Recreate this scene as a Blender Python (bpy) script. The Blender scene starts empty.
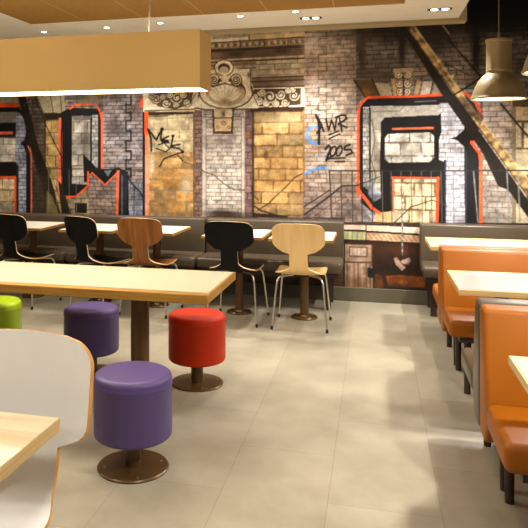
import bpy, bmesh, math, random
import numpy as np
from mathutils import Vector, Matrix
random.seed(7)
SC = bpy.context.scene
COL = SC.collection

# ------------------------------------------------------------------ camera
cam_data = bpy.data.cameras.new('camera')
cam = bpy.data.objects.new('camera', cam_data); COL.objects.link(cam)
cam.location = (0, 0, 1.45)
cam.rotation_euler = (math.radians(90), 0, math.atan(180/670))
cam_data.sensor_width = 36; cam_data.lens = 36*670/528
cam_data.shift_x = 69/528; cam_data.shift_y = -110/528
cam_data.clip_start = 0.05
SC.camera = cam

# ------------------------------------------------------------------ world, exposure, large lights
W = bpy.data.worlds.new('world'); SC.world = W; W.use_nodes = True
W.node_tree.nodes['Background'].inputs[0].default_value = (1.0, 0.95, 0.86, 1)
W.node_tree.nodes['Background'].inputs[1].default_value = 0.20
SC.view_settings.view_transform = 'Standard'; SC.view_settings.look = 'None'
SC.view_settings.exposure = 0.0; SC.view_settings.gamma = 1; SC.view_settings.use_curve_mapping = False
WARM = (1.0, 0.955, 0.90)
def lamp(kind, loc, energy, size=0.1, size_y=None, color=WARM, spot=None, blend=0.5, rot=(0,0,0), name='light', parent=None):
    l = bpy.data.lights.new(name, kind); l.energy = energy; l.color = color
    if kind == 'AREA':
        l.size = size
        if size_y: l.shape = 'RECTANGLE'; l.size_y = size_y
    else: l.shadow_soft_size = size
    if kind == 'SPOT': l.spot_size = math.radians(spot); l.spot_blend = blend
    o = bpy.data.objects.new(name, l); COL.objects.link(o); o.location = loc; o.rotation_euler = rot
    return o
E_SPOT, E_DOUBLE, E_PEND, E_BOX, E_FILL = 74, 132, 62, 40, 13

# ------------------------------------------------------------------ materials
def lin(c):
    return tuple(((v/255)/12.92 if v/255 <= .04045 else ((v/255+.055)/1.055)**2.4) for v in c)
def mat(name, col, rough=.5, metal=0, noise=0, nscale=20, bump=0, bscale=200, emit=0, coat=0, spec=.5, stretch=(1,1,1)):
    m = bpy.data.materials.new(name); m.use_nodes = True
    nt = m.node_tree; b = nt.nodes['Principled BSDF']; N = nt.nodes; K = nt.links
    c = lin(col)
    b.inputs['Base Color'].default_value = (*c, 1); b.inputs['Roughness'].default_value = rough
    b.inputs['Metallic'].default_value = metal; b.inputs['Specular IOR Level'].default_value = spec
    b.inputs['Coat Weight'].default_value = coat
    tc = N.new('ShaderNodeTexCoord')
    mp = N.new('ShaderNodeMapping'); mp.inputs['Scale'].default_value = stretch
    K.new(tc.outputs['Object'], mp.inputs['Vector'])
    if noise:
        n = N.new('ShaderNodeTexNoise'); n.inputs['Scale'].default_value = nscale; n.inputs['Detail'].default_value = 5
        K.new(mp.outputs[0], n.inputs['Vector'])
        r = N.new('ShaderNodeValToRGB')
        r.color_ramp.elements[0].position = .3; r.color_ramp.elements[1].position = .7
        r.color_ramp.elements[0].color = (*[v*(1-noise) for v in c], 1)
        r.color_ramp.elements[1].color = (*[min(1, v*(1+noise)) for v in c], 1)
        K.new(n.outputs['Fac'], r.inputs['Fac']); K.new(r.outputs[0], b.inputs['Base Color'])
    if bump:
        n2 = N.new('ShaderNodeTexNoise'); n2.inputs['Scale'].default_value = bscale
        K.new(tc.outputs['Object'], n2.inputs['Vector'])
        bp = N.new('ShaderNodeBump'); bp.inputs['Strength'].default_value = bump; bp.inputs['Distance'].default_value = .002
        K.new(n2.outputs['Fac'], bp.inputs['Height']); K.new(bp.outputs[0], b.inputs['Normal'])
    if emit:
        b.inputs['Emission Color'].default_value = (*c, 1); b.inputs['Emission Strength'].default_value = emit
    return m
def wood(name, col, dark, rough=.4, grain=(1, 14, 14), scale=3.0, coat=0):
    m = mat(name, col, rough, coat=coat); nt = m.node_tree; N = nt.nodes; K = nt.links; b = N['Principled BSDF']
    mp = [n for n in N if n.type == 'MAPPING'][0]; mp.inputs['Scale'].default_value = grain
    n = N.new('ShaderNodeTexNoise'); n.inputs['Scale'].default_value = scale; n.inputs['Detail'].default_value = 8; n.inputs['Distortion'].default_value = .6
    K.new(mp.outputs[0], n.inputs['Vector'])
    r = N.new('ShaderNodeValToRGB'); r.color_ramp.elements[0].position = .32; r.color_ramp.elements[1].position = .68
    r.color_ramp.elements[0].color = (*lin(dark), 1); r.color_ramp.elements[1].color = (*lin(col), 1)
    K.new(n.outputs['Fac'], r.inputs['Fac']); K.new(r.outputs[0], b.inputs['Base Color'])
    return m
M = dict(
    white=mat('white_ceiling_paint', (244, 238, 222), .7, noise=.03, nscale=3),
    beige=mat('beige_bulkhead_paint', (196, 176, 134), .7, noise=.03, nscale=3),
    black=mat('black_ceiling_paint', (34, 26, 22), .8, noise=.3, nscale=4),
    wall=mat('plain_wall_paint', (150, 136, 116), .8, noise=.05, nscale=2),
    base=mat('baseboard_paint', (86, 80, 62), .5, noise=.08, nscale=6),
    laminate=mat('cream_laminate', (176, 175, 148), .32, noise=.03, nscale=60),
    whitelam=mat('white_laminate', (240, 234, 216), .3, noise=.02, nscale=60),
    edge=wood('golden_plywood_edge', (184, 138, 58), (150, 102, 34), .4, (1, 1, 30), 4),
    edgelight=wood('pale_plywood_edge', (208, 178, 120), (188, 154, 98), .4, (1, 1, 30), 4),
    birch=wood('pale_birch', (236, 222, 186), (214, 192, 146), .3, (1, 12, 1), 2.2),
    brown=mat('brown_painted_metal', (88, 62, 30), .32, metal=.35, noise=.15, nscale=8),
    bolt=mat('screw_steel', (190, 180, 160), .3, metal=1, noise=.05),
    steel=mat('satin_steel', (206, 200, 186), .28, metal=.9, noise=.04, nscale=30),
    rubber=mat('black_rubber', (22, 20, 20), .7, noise=.1),
    blackply=mat('black_stained_ply', (8, 7, 7), .5, noise=.3, nscale=12, spec=.18),
    lightply=wood('light_beech_ply', (226, 192, 132), (214, 176, 114), .42, (9, 1, 1.2), 2.5),
    brownply=wood('walnut_ply', (158, 98, 36), (104, 58, 18), .35, (9, 1, 1.0), 2.5),
    whiteply=mat('white_lacquered_ply', (250, 249, 244), .3, noise=.02, nscale=8),
    plyedge=wood('ply_shell_edge', (222, 190, 140), (190, 150, 96), .5, (2, 2, 2), 6),
    plyedge2=wood('orange_ply_edge', (214, 160, 84), (184, 124, 54), .5, (2, 2, 2), 6),
    purple=mat('purple_leatherette', (78, 62, 108), .45, spec=.35, noise=.06, nscale=5, bump=.15, bscale=400),
    red=mat('red_leatherette', (172, 38, 0), .5, spec=.22, noise=.06, nscale=5, bump=.15, bscale=400),
    green=mat('lime_leatherette', (158, 184, 10), .38, noise=.06, nscale=5, bump=.15, bscale=400),
    orange=mat('orange_leatherette', (146, 80, 2), .45, spec=.25, noise=.08, nscale=5, bump=.12, bscale=300),
    grey=mat('taupe_leatherette', (78, 66, 50), .36, noise=.07, nscale=5, bump=.12, bscale=300),
    dark=mat('dark_wood_leg', (44, 26, 18), .45, noise=.15, nscale=10),
    shadefab=mat('ochre_lamp_shade', (204, 168, 96), .6, noise=.03, nscale=3),
    glow=mat('lamp_diffuser', (255, 246, 214), .5, emit=9),
    glow2=mat('spot_lens', (255, 244, 214), .5, emit=14),
    pend=mat('champagne_metal', (166, 150, 112), .42, metal=.45, noise=.04, nscale=10),
    cord=mat('dark_cord', (66, 56, 42), .6, noise=.1),
    cordlight=mat('grey_cord', (150, 140, 118), .6, noise=.1),
    ring=mat('white_spot_ring', (226, 220, 204), .5, noise=.02),
    recess=mat('black_spot_recess', (30, 28, 28), .6, noise=.1),
)
# cork ceiling with tile joints
def cork_mat():
    m = mat('cork_ceiling', (166, 122, 50), .75, noise=.14, nscale=45); nt = m.node_tree; N = nt.nodes; K = nt.links
    src = [l for l in K if l.to_socket.name == 'Base Color'][0].from_socket
    tc = [n for n in N if n.type == 'TEX_COORD'][0]
    br = N.new('ShaderNodeTexBrick'); br.offset = 0; br.inputs['Scale'].default_value = 1
    br.inputs['Brick Width'].default_value = .575; br.inputs['Row Height'].default_value = 1.2
    br.inputs['Mortar Size'].default_value = .005; br.inputs['Mortar Smooth'].default_value = .2
    mp = N.new('ShaderNodeMapping'); mp.inputs['Location'].default_value = (3.21, 0.1, 0)
    K.new(tc.outputs['Object'], mp.inputs['Vector']); K.new(mp.outputs[0], br.inputs['Vector'])
    mx = N.new('ShaderNodeMix'); mx.data_type = 'RGBA'
    K.new(br.outputs['Fac'], mx.inputs['Factor']); K.new(src, mx.inputs['A']); mx.inputs['B'].default_value = (*lin((206, 166, 92)), 1)
    K.new(mx.outputs['Result'], N['Principled BSDF'].inputs['Base Color'])
    return m
def floor_mat():
    m = mat('stone_floor_tiles', (186, 180, 160), .32); nt = m.node_tree; N = nt.nodes; K = nt.links; b = N['Principled BSDF']
    tc = [n for n in N if n.type == 'TEX_COORD'][0]
    mp = N.new('ShaderNodeMapping'); mp.inputs['Rotation'].default_value = (0, 0, math.radians(90)); mp.inputs['Location'].default_value = (.58, .19, 0)
    K.new(tc.outputs['Object'], mp.inputs['Vector'])
    br = N.new('ShaderNodeTexBrick'); br.offset = .5; br.inputs['Scale'].default_value = 1
    br.inputs['Brick Width'].default_value = .9; br.inputs['Row Height'].default_value = .45
    br.inputs['Mortar Size'].default_value = .0016; br.inputs['Mortar Smooth'].default_value = .3; br.inputs['Bias'].default_value = 0
    br.inputs['Color1'].default_value = (*lin((164, 156, 136)), 1); br.inputs['Color2'].default_value = (*lin((157, 149, 129)), 1)
    br.inputs['Mortar'].default_value = (*lin((130, 121, 100)), 1)
    K.new(mp.outputs[0], br.inputs['Vector'])
    n = N.new('ShaderNodeTexNoise'); n.inputs['Scale'].default_value = 2.2; n.inputs['Detail'].default_value = 7; n.inputs['Roughness'].default_value = .62
    K.new(tc.outputs['Object'], n.inputs['Vector'])
    r = N.new('ShaderNodeValToRGB'); r.color_ramp.elements[0].position = .3; r.color_ramp.elements[1].position = .7
    r.color_ramp.elements[0].color = (.70, .68, .64, 1); r.color_ramp.elements[1].color = (1.06, 1.05, 1.03, 1)
    K.new(n.outputs['Fac'], r.inputs['Fac'])
    mx = N.new('ShaderNodeMix'); mx.data_type = 'RGBA'; mx.blend_type = 'MULTIPLY'; mx.inputs['Factor'].default_value = 1
    K.new(br.outputs['Color'], mx.inputs['A']); K.new(r.outputs[0], mx.inputs['B']); K.new(mx.outputs['Result'], b.inputs['Base Color'])
    r2 = N.new('ShaderNodeMapRange'); r2.inputs['To Min'].default_value = .24; r2.inputs['To Max'].default_value = .42
    K.new(n.outputs['Fac'], r2.inputs['Value']); K.new(r2.outputs[0], b.inputs['Roughness'])
    return m
M['cork'] = cork_mat(); M['floor'] = floor_mat()

# ------------------------------------------------------------------ mesh helpers
class MB:
    def __init__(s): s.bm = bmesh.new()
    def _mi(s, faces, mi):
        for f in faces: f.material_index = mi
    def box(s, x0, y0, z0, x1, y1, z1, bev=0, seg=3, mi=0):
        g = bmesh.ops.create_cube(s.bm, size=1); v = g['verts']
        for p in v: p.co = Vector(((x0+x1)/2+p.co.x*(x1-x0), (y0+y1)/2+p.co.y*(y1-y0), (z0+z1)/2+p.co.z*(z1-z0)))
        fs = set(f for p in v for f in p.link_faces); s._mi(fs, mi)
        if bev:
            es = list(set(e for p in v for e in p.link_edges))
            bmesh.ops.bevel(s.bm, geom=es, offset=bev, segments=seg, affect='EDGES', profile=.5)
        return s
    def lathe(s, prof, c=(0, 0, 0), n=40, mi=0, close=True):
        rings = []
        for r, z in prof:
            if r < 1e-5: rings.append([s.bm.verts.new((c[0], c[1], c[2]+z))])
            else: rings.append([s.bm.verts.new((c[0]+r*math.cos(2*math.pi*i/n), c[1]+r*math.sin(2*math.pi*i/n), c[2]+z)) for i in range(n)])
        for a, b in zip(rings, rings[1:]):
            for i in range(n):
                j = (i+1) % n
                if len(a) == 1 and len(b) == 1: break
                if len(a) == 1: f = s.bm.faces.new((a[0], b[j], b[i]))
                elif len(b) == 1: f = s.bm.faces.new((a[i], a[j], b[0]))
                else: f = s.bm.faces.new((a[i], a[j], b[j], b[i]))
                f.material_index = mi
        return s
    def tube(s, pts, r, n=12, mi=0):
        pts = [Vector(p) for p in pts]; rings = []; up = None
        for i, p in enumerate(pts):
            t = (pts[min(i+1, len(pts)-1)]-pts[max(i-1, 0)]).normalized()
            if up is None: up = t.orthogonal().normalized()
            up = (up - t*up.dot(t)).normalized(); sd = t.cross(up)
            rings.append([s.bm.verts.new(p+r*(math.cos(2*math.pi*k/n)*up+math.sin(2*math.pi*k/n)*sd)) for k in range(n)])
        for a, b in zip(rings, rings[1:]):
            for k in range(n):
                s.bm.faces.new((a[k], a[(k+1) % n], b[(k+1) % n], b[k])).material_index = mi
        s.bm.faces.new(rings[0][::-1]).material_index = mi; s.bm.faces.new(rings[-1]).material_index = mi
        return s
    def prism(s, poly, x0, x1, bev=0, mi=0):          # polygon of (y,z) swept along X
        a = [s.bm.verts.new((x0, y, z)) for y, z in poly]; b = [s.bm.verts.new((x1, y, z)) for y, z in poly]
        n = len(poly); fs = [s.bm.faces.new(a[::-1]), s.bm.faces.new(b)]
        for i in range(n): fs.append(s.bm.faces.new((a[i], a[(i+1) % n], b[(i+1) % n], b[i])))
        s._mi(fs, mi)
        if bev: bmesh.ops.bevel(s.bm, geom=list(set(e for f in fs for e in f.edges)), offset=bev, segments=3, affect='EDGES', profile=.5)
        return s
    def build(s, name, mats, parent=None, loc=None, ang=38):
        bmesh.ops.recalc_face_normals(s.bm, faces=s.bm.faces)
        for f in s.bm.faces: f.smooth = True
        for e in s.bm.edges:
            if len(e.link_faces) == 2 and e.calc_face_angle(0) > math.radians(ang): e.smooth = False
        me = bpy.data.meshes.new(name); s.bm.to_mesh(me); s.bm.free()
        for m in (mats if isinstance(mats, (list, tuple)) else [mats]): me.materials.append(m)
        o = bpy.data.objects.new(name, me); COL.objects.link(o)
        if parent: o.parent = parent
        if loc: o.location = loc
        return o
def smooth_path(pts, k=6):
    P = [Vector(p) for p in pts]; P = [P[0]*2-P[1]]+P+[P[-1]*2-P[-2]]; out = []
    for i in range(1, len(P)-2):
        for j in range(k):
            t = j/k; a, b, c, d = P[i-1:i+3]
            out.append(.5*((2*b)+(c-a)*t+(2*a-5*b+4*c-d)*t*t+(3*b-a-3*c+d)*t**3))
    out.append(P[-2]); return out
def thing(name, label, cat, loc=(0, 0, 0), rz=0, group=None):
    o = bpy.data.objects.new(name, None); COL.objects.link(o); o.empty_display_size = .1
    o.location = loc; o.rotation_euler = (0, 0, rz); tag(o, label, cat, group); return o
def tag(o, label, cat, group=None):
    o['label'] = label; o['category'] = cat
    if group: o['group'] = group
    return o
def struct(o): o['kind'] = 'structure'; return o
def dup(root, loc, label, rz=0, group=None, swap=None):
    def cp(o, par):
        c = o.copy(); COL.objects.link(c); c.parent = par
        if swap and o.type == 'MESH' and o.data.materials and o.data.materials[0] in swap:
            c.data = o.data.copy()
            for i, m in enumerate(c.data.materials):
                if m in swap: c.data.materials[i] = swap[m]
        for ch in [k for k in list(bpy.data.objects) if k.parent == o]: cp(ch, c)
        return c
    r = cp(root, None); r.location = loc; r.rotation_euler = (0, 0, rz); r['label'] = label
    if group: r['group'] = group
    return r

# ------------------------------------------------------------------ the room
XL, XR, YF, YB = -4.55, 1.75, -2.6, 6.8
struct(MB().box(XL-.1, YF, -.1, XR+.1, YB+.1, 0).build('floor', M['floor']))
struct(MB().box(XL-.1, YB, 0, XR+.1, YB+.1, 3.3).build('wall_back', M['wall']))
struct(MB().box(XL-.1, YF, 0, XL, YB, 3.3).build('wall_left', M['wall']))
struct(MB().box(XR, YF, 0, XR+.1, YB, 3.3).build('wall_right', M['wall']))
struct(MB().box(XL-.1, YF, 3.3, XR+.1, YB+.1, 3.4).build('ceiling', M['black']))
tr = struct(MB().box(XL, 6.772, 0, XR, 6.8, .135, .003, 1).build('baseboard_back', M['base']))
# dropped white ceiling with a cork field
CZ = 2.70
wc = MB()
wc.box(XL, 5.84, CZ, .74, 6.56, CZ+.06); wc.box(XL, YF, CZ, -3.21, 5.84, CZ+.06); wc.box(.24, YF, CZ, .74, 5.84, CZ+.06)
struct(wc.build('ceiling_white_border', M['white']))
struct(MB().box(-3.21, YF, CZ+.004, .24, 5.84, CZ+.06).build('ceiling_cork_field', M['cork']))
struct(MB().box(XL, 6.62, 2.685, .82, 6.79, 3.3).build('ceiling_bulkhead', M['beige']))

# ------------------------------------------------------------------ the printed wall mural
OPS = [('B',[(-5.746,5.224),(2.281,4.248),(2.281,0.149),(-5.746,-0.305)],0.042,0.1,(128,112,100),(70,60,54),0.12,0.0042,1.0),
('B',[(-4.914,3.953),(-4.126,3.888),(-4.126,0.584),(-4.914,0.561)],0.042,0.1,(120,104,92),(60,52,48),0.12,0.0042,1.0),
('P',[(-4.914,2.14),(-3.91,2.117),(-3.91,0.726),(-4.914,0.701)],(60,56,54),1.0,0.12),
('P',[(-4.914,1.941),(-3.91,1.925),(-3.91,1.767),(-4.914,1.778)],(128,124,118),1.0,0.12),
('P',[(-4.914,1.813),(-3.922,1.801),(-3.922,1.654),(-4.914,1.661)],(22,20,20),1,0.05),
('P',[(-4.914,1.713),(-3.96,1.705),(-3.96,1.671),(-4.914,1.678)],(218,108,72),1.0,0.12),
('B',[(-4.914,1.637),(-3.922,1.631),(-3.922,1.359),(-4.914,1.356)],0.12,0.16,(196,186,168),(120,108,94),0.12,0.0042,1.0),
('P',[(-4.914,1.356),(-3.91,1.36),(-3.91,1.19),(-4.914,1.181)],(22,20,20),1,0.05),
('B',[(-4.914,1.169),(-3.935,1.178),(-3.935,0.748),(-4.914,0.725)],0.13,0.17,(190,170,134),(110,92,70),0.12,0.0042,1.0),
('P',[(-4.914,1.193),(-3.922,1.201),(-3.922,1.173),(-4.914,1.163)],(226,86,40),1.0,0.12),
('P',[(-3.948,1.19),(-3.919,1.19),(-3.919,0.749),(-3.948,0.748)],(226,86,40),1.0,0.12),
('P',[(-4.914,2.14),(-3.91,2.117),(-3.91,2.027),(-4.914,2.047)],(150,140,118),1.0,0.12),
('P',[(-4.914,2.047),(-3.897,2.026),(-3.897,1.976),(-4.914,1.994)],(226,86,40),1.0,0.12),
('P',[(-4.914,1.994),(-3.872,1.975),(-3.872,1.924),(-4.914,1.941)],(22,20,20),1,0.05),
('P',[(-3.822,1.969),(-3.747,1.855),(-3.734,0.731),(-3.91,0.726),(-3.91,1.925)],(24,24,26),1,0.05),
('B',[(-3.922,1.914),(-3.872,1.913),(-3.809,1.811),(-3.797,1.675),(-3.822,1.597),(-3.872,1.574),(-3.822,1.529),(-3.797,1.473),(-3.797,0.752),(-3.897,0.749),(-3.91,1.326),(-3.935,1.382)],0.042,0.08,(150,152,160),(88,90,98),0.12,0.0042,1.0),
('P',[(-3.916,1.326),(-3.891,1.326),(-3.891,0.749),(-3.916,0.749)],(34,40,52),1.0,0.12),
('B',[(-3.734,2.102),(-3.549,2.098),(-3.549,0.758),(-3.734,0.753)],0.042,0.1,(92,80,66),(48,40,34),0.12,0.0042,1.0),
('L',[(-3.809,1.968),(-3.772,1.923),(-3.734,1.821),(-3.728,1.742)],0.0218,(226,86,40),1.0),
('L',[(-3.772,1.54),(-3.741,1.472),(-3.731,1.383),(-3.731,0.753)],0.0151,(218,108,72),1.0),
('P',[(-3.66,2.1),(-3.329,2.137),(-3.305,1.871),(-3.549,1.852)],(158,144,112),1.0,0.12),
('P',[(-3.5,2.097),(-3.463,1.884),(-3.451,1.884),(-3.487,2.096)],(90,76,58),1.0,0.12),
('P',[(-3.377,2.127),(-3.365,1.883),(-3.353,1.883),(-3.365,2.127)],(90,76,58),1.0,0.12),
('P',[(-3.573,1.908),(-3.305,1.904),(-3.305,1.827),(-3.573,1.83)],(40,32,24),1.0,0.12),
('B',[(-3.561,1.83),(-3.341,1.827),(-3.341,0.763),(-3.561,0.757)],0.13,0.17,(164,136,84),(84,66,40),0.12,0.0042,1.0),
('P',[(-3.573,1.852),(-3.549,1.852),(-3.549,0.758),(-3.573,0.757)],(66,54,38),1.0,0.12),
('P',[(-3.353,1.916),(-3.256,1.959),(-3.184,1.957),(-2.923,1.942),(-2.876,1.865),(-2.876,1.275),(-2.666,1.298),(-2.574,1.256),(-2.563,0.781),(-2.701,0.778),(-3.353,0.94)],(22,20,20),1,0.06),
('B',[(-3.232,1.87),(-3.017,1.867),(-3.017,1.099),(-3.232,1.097)],0.12,0.16,(160,150,132),(96,86,72),0.12,0.0042,1.0),
('P',[(-3.232,1.87),(-2.994,1.866),(-3.017,1.823),(-3.136,1.813),(-3.208,1.825)],(104,98,90),1.0,0.12),
('G',(-3.065,1.604),0.049,0.196,(60,56,50),0.6),
('B',[(-2.994,1.877),(-2.923,1.876),(-2.923,1.297),(-2.994,1.297)],0.042,0.07,(168,164,156),(110,104,98),0.12,0.0042,1.0),
('P',[(-3.101,1.45),(-2.994,1.351),(-2.911,1.264),(-2.841,1.254),(-2.678,1.288),(-2.841,1.123),(-2.899,1.155),(-2.994,1.242),(-3.017,1.143),(-3.089,1.142)],(22,20,20),1,0.05),
('P',[(-2.853,1.265),(-2.759,1.276),(-2.806,1.2)],(120,128,140),1.0,0.12),
('B',[(-3.041,1.231),(-3.006,1.231),(-2.841,1.101),(-2.701,1.244),(-2.701,0.778),(-3.184,0.766),(-3.232,0.942),(-3.041,1.099)],0.042,0.09,(138,120,106),(78,66,58),0.12,0.0042,1.0),
('P',[(-3.353,1.128),(-3.041,1.11),(-3.16,0.987),(-3.256,0.964),(-3.353,1.028)],(22,20,20),1,0.06),
('B',[(-3.341,0.951),(-3.16,0.976),(-3.041,1.088),(-3.029,0.77),(-3.305,0.763)],0.12,0.16,(140,124,92),(70,60,44),0.12,0.0042,1.0),
('P',[(-3.196,0.909),(-3.053,0.912),(-3.053,0.802),(-3.196,0.799)],(30,26,22),1.0,0.12),
('P',[(-2.689,1.266),(-2.574,1.256),(-2.597,0.78),(-2.678,0.778)],(40,44,52),1,0.2),
('L',[(-2.643,1.212),(-2.643,0.779)],0.0118,(110,116,126),1.0),
('L',[(-3.256,1.947),(-3.208,1.98),(-3.16,1.995),(-2.994,1.998),(-2.935,1.975),(-2.899,1.909),(-2.879,1.821),(-2.879,1.297)],0.0235,(226,86,40),1.0),
('P',[(-2.888,1.908),(-2.864,1.908),(-2.864,1.297),(-2.888,1.297)],(218,108,72),1.0,0.12),
('P',[(-3.396,1.85),(-3.353,1.849),(-3.347,1.051),(-3.402,1.094)],(218,108,72),1.0,0.12),
('P',[(-3.402,1.072),(-3.305,0.985),(-3.232,0.975),(-3.256,0.947),(-3.402,0.983)],(218,108,72),1.0,0.12),
('L',[(-3.329,0.973),(-3.184,0.981),(-3.041,1.099),(-3.041,1.253)],0.0218,(226,86,40),1.0),
('L',[(-2.994,1.242),(-2.841,1.112),(-2.678,1.266)],0.0185,(218,108,72),1.0),
('L',[(-2.689,1.266),(-2.701,0.778)],0.0314,(238,112,70),1.0),
('L',[(-3.353,1.905),(-3.365,1.494),(-3.353,1.095)],0.0118,(22,20,20),1.0),
('B',[(-2.864,2.126),(-2.392,2.115),(-2.392,0.785),(-2.563,0.781),(-2.574,1.256),(-2.678,1.298),(-2.864,1.286)],0.042,0.11,(152,140,134),(86,76,74),0.12,0.0042,1.0),
('G',(-2.747,1.732),0.078,0.098,(60,52,50),0.6),
('G',(-2.494,1.902),0.098,0.078,(92,70,64),0.5),
('L',[(-2.54,2.075),(-2.54,1.978),(-2.597,1.979)],0.0167,(30,25,25),1),
('L',[(-2.597,1.99),(-2.597,1.893),(-2.54,1.892)],0.0167,(30,25,25),1),
('L',[(-2.54,1.903),(-2.54,1.806),(-2.597,1.806)],0.0167,(30,25,25),1),
('L',[(-2.597,1.796),(-2.597,1.698),(-2.54,1.698)],0.0167,(30,25,25),1),
('L',[(-2.54,1.687),(-2.54,1.59),(-2.597,1.59)],0.0167,(30,25,25),1),
('L',[(-2.597,1.58),(-2.597,1.482),(-2.54,1.482)],0.0167,(30,25,25),1),
('L',[(-2.54,1.482),(-2.54,1.385),(-2.597,1.385)],0.0167,(30,25,25),1),
('L',[(-2.597,1.385),(-2.597,1.288),(-2.54,1.288)],0.0167,(30,25,25),1),
('L',[(-2.54,1.299),(-2.54,1.202),(-2.597,1.202)],0.0167,(30,25,25),1),
('B',[(-2.563,1.17),(-2.403,1.128),(-2.403,0.785),(-2.563,0.781)],0.06,0.09,(148,148,156),(84,84,92),0.12,0.0042,1.0),
('L',[(-2.574,1.191),(-2.505,1.106),(-2.437,1.042),(-2.324,0.819)],0.0157,(22,20,20),1.0),
('L',[(-2.505,1.106),(-2.505,0.793)],0.0078,(40,36,38),1.0),
('L',[(-2.563,0.986),(-2.483,0.987)],0.0078,(40,36,38),1.0),
('P',[(-2.409,1.943),(-2.378,1.943),(-2.378,0.786),(-2.409,0.785)],(34,28,34),1.0,0.12),
('P',[(-2.947,2.128),(-2.853,2.126),(-2.935,1.964),(-3.017,2.009)],(130,112,92),1.0,0.12),
('P',[(-3.16,2.133),(-2.994,2.129),(-3.017,1.998),(-3.16,2.001)],(120,106,80),1.0,0.12),
('G',(-3.113,2.077),0.049,0.049,(60,70,30),0.5),
('P',[(-2.38,2.114),(-1.815,2.101),(-1.815,0.799),(-2.38,0.786)],(206,184,138),1.0,0.12),
('B',[(-2.335,1.493),(-1.847,1.492),(-1.847,0.788),(-2.335,0.776)],0.118,0.225,(190,148,92),(140,118,84),0.16,0.008,1.0),
('B',[(-2.335,1.878),(-1.847,1.87),(-1.847,1.471),(-2.335,1.471)],0.122,0.235,(200,182,142),(166,146,106),0.05,0.006,1.0),
('G',(-2.1,1.227),0.196,0.098,(214,150,70),0.4),
('G',(-2.212,1.386),0.137,0.078,(196,160,100),0.5),
('G',(-1.924,1.113),0.069,0.088,(222,208,176),0.8),
('G',(-2.301,1.332),0.029,0.118,(226,212,184),0.8),
('G',(-2.1,0.909),0.196,0.078,(206,154,84),0.4),
('P',[(-2.38,1.9),(-1.815,1.891),(-1.815,1.87),(-2.38,1.857)],(60,44,26),1.0,0.12),
('L',[(-2.369,1.846),(-2.122,1.853)],0.0098,(60,44,26),1.0),
('P',[(-2.38,1.9),(-2.341,1.899),(-2.335,0.787),(-2.38,0.786)],(238,130,84),1.0,0.12),
('G',(-2.358,1.065),0.025,0.392,(240,190,160),0.8),
('P',[(-2.437,2.051),(-2.358,2.05),(-2.346,1.942),(-2.437,1.944)],(240,90,40),1.0,0.12),
('P',[(-2.386,1.9),(-2.341,1.899),(-2.346,1.653),(-2.386,1.654)],(240,92,40),1.0,0.12),
('P',[(-1.847,1.891),(-1.82,1.891),(-1.82,0.799),(-1.847,0.798)],(120,96,64),1.0,0.12),
('L',[(-2.349,1.718),(-2.313,1.61),(-2.309,1.482)],0.0186,(8,5,4),1.0),
('L',[(-2.343,1.712),(-2.253,1.599),(-2.189,1.716)],0.0196,(8,5,4),1.0),
('P',[(-2.168,1.711),(-2.169,1.704),(-2.172,1.699),(-2.177,1.694),(-2.183,1.691),(-2.189,1.691),(-2.196,1.692),(-2.202,1.694),(-2.206,1.699),(-2.209,1.705),(-2.21,1.711),(-2.209,1.717),(-2.206,1.723),(-2.202,1.727),(-2.196,1.73),(-2.189,1.731),(-2.183,1.73),(-2.177,1.727),(-2.172,1.722),(-2.169,1.717)],(8,5,4),1.0,0.15),
('L',[(-2.189,1.716),(-2.205,1.61)],0.0186,(8,5,4),1.0),
('L',[(-2.117,1.637),(-2.2,1.599),(-2.189,1.578),(-2.111,1.567)],0.0167,(8,5,4),1.0),
('L',[(-2.189,1.599),(-2.122,1.588)],0.0216,(8,5,4),1.0),
('L',[(-2.229,1.546),(-2.167,1.567),(-2.111,1.514)],0.0127,(8,5,4),1.0),
('L',[(-2.253,1.508),(-2.145,1.473),(-2.106,1.503)],0.0118,(8,5,4),1.0),
('L',[(-2.065,1.641),(-2.091,1.514)],0.0176,(8,5,4),1.0),
('P',[(-2.049,1.641),(-2.05,1.635),(-2.053,1.631),(-2.056,1.627),(-2.061,1.625),(-2.067,1.624),(-2.072,1.625),(-2.077,1.627),(-2.081,1.631),(-2.084,1.636),(-2.085,1.641),(-2.084,1.646),(-2.081,1.651),(-2.077,1.654),(-2.072,1.657),(-2.067,1.658),(-2.061,1.657),(-2.056,1.654),(-2.053,1.651),(-2.05,1.646)],(8,5,4),1.0,0.15),
('L',[(-1.99,1.551),(-2.089,1.535)],0.0167,(8,5,4),1.0),
('L',[(-2.089,1.524),(-2.001,1.507),(-1.953,1.471)],0.0157,(8,5,4),1.0),
('P',[(-1.945,1.471),(-1.945,1.466),(-1.948,1.461),(-1.952,1.457),(-1.957,1.455),(-1.962,1.454),(-1.968,1.455),(-1.972,1.457),(-1.976,1.461),(-1.979,1.466),(-1.98,1.471),(-1.979,1.476),(-1.976,1.481),(-1.972,1.485),(-1.968,1.487),(-1.962,1.488),(-1.957,1.487),(-1.952,1.485),(-1.948,1.481),(-1.945,1.476)],(8,5,4),1.0,0.15),
('L',[(-1.957,1.471),(-2.045,1.445),(-2.167,1.397),(-2.217,1.315)],0.0127,(8,5,4),1.0),
('L',[(-2.017,1.439),(-1.957,1.376)],0.0118,(8,5,4),1.0),
('P',[(-2.403,2.115),(-1.793,2.121),(-1.793,1.922),(-2.403,1.9)],(234,220,188),1.0,0.12),
('P',[(-2.403,2.287),(-1.674,2.327),(-1.717,2.119),(-2.403,2.104)],(170,150,118),1.0,0.12),
('P',[(-2.324,2.102),(-1.847,2.102),(-1.88,1.976),(-2.045,1.926),(-2.234,1.962)],(104,84,58),1.0,0.12),
('L',[(-2.324,2.092),(-2.234,1.962),(-2.045,1.926),(-1.88,1.976),(-1.847,2.102)],0.0098,(70,54,38),1.0),
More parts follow.
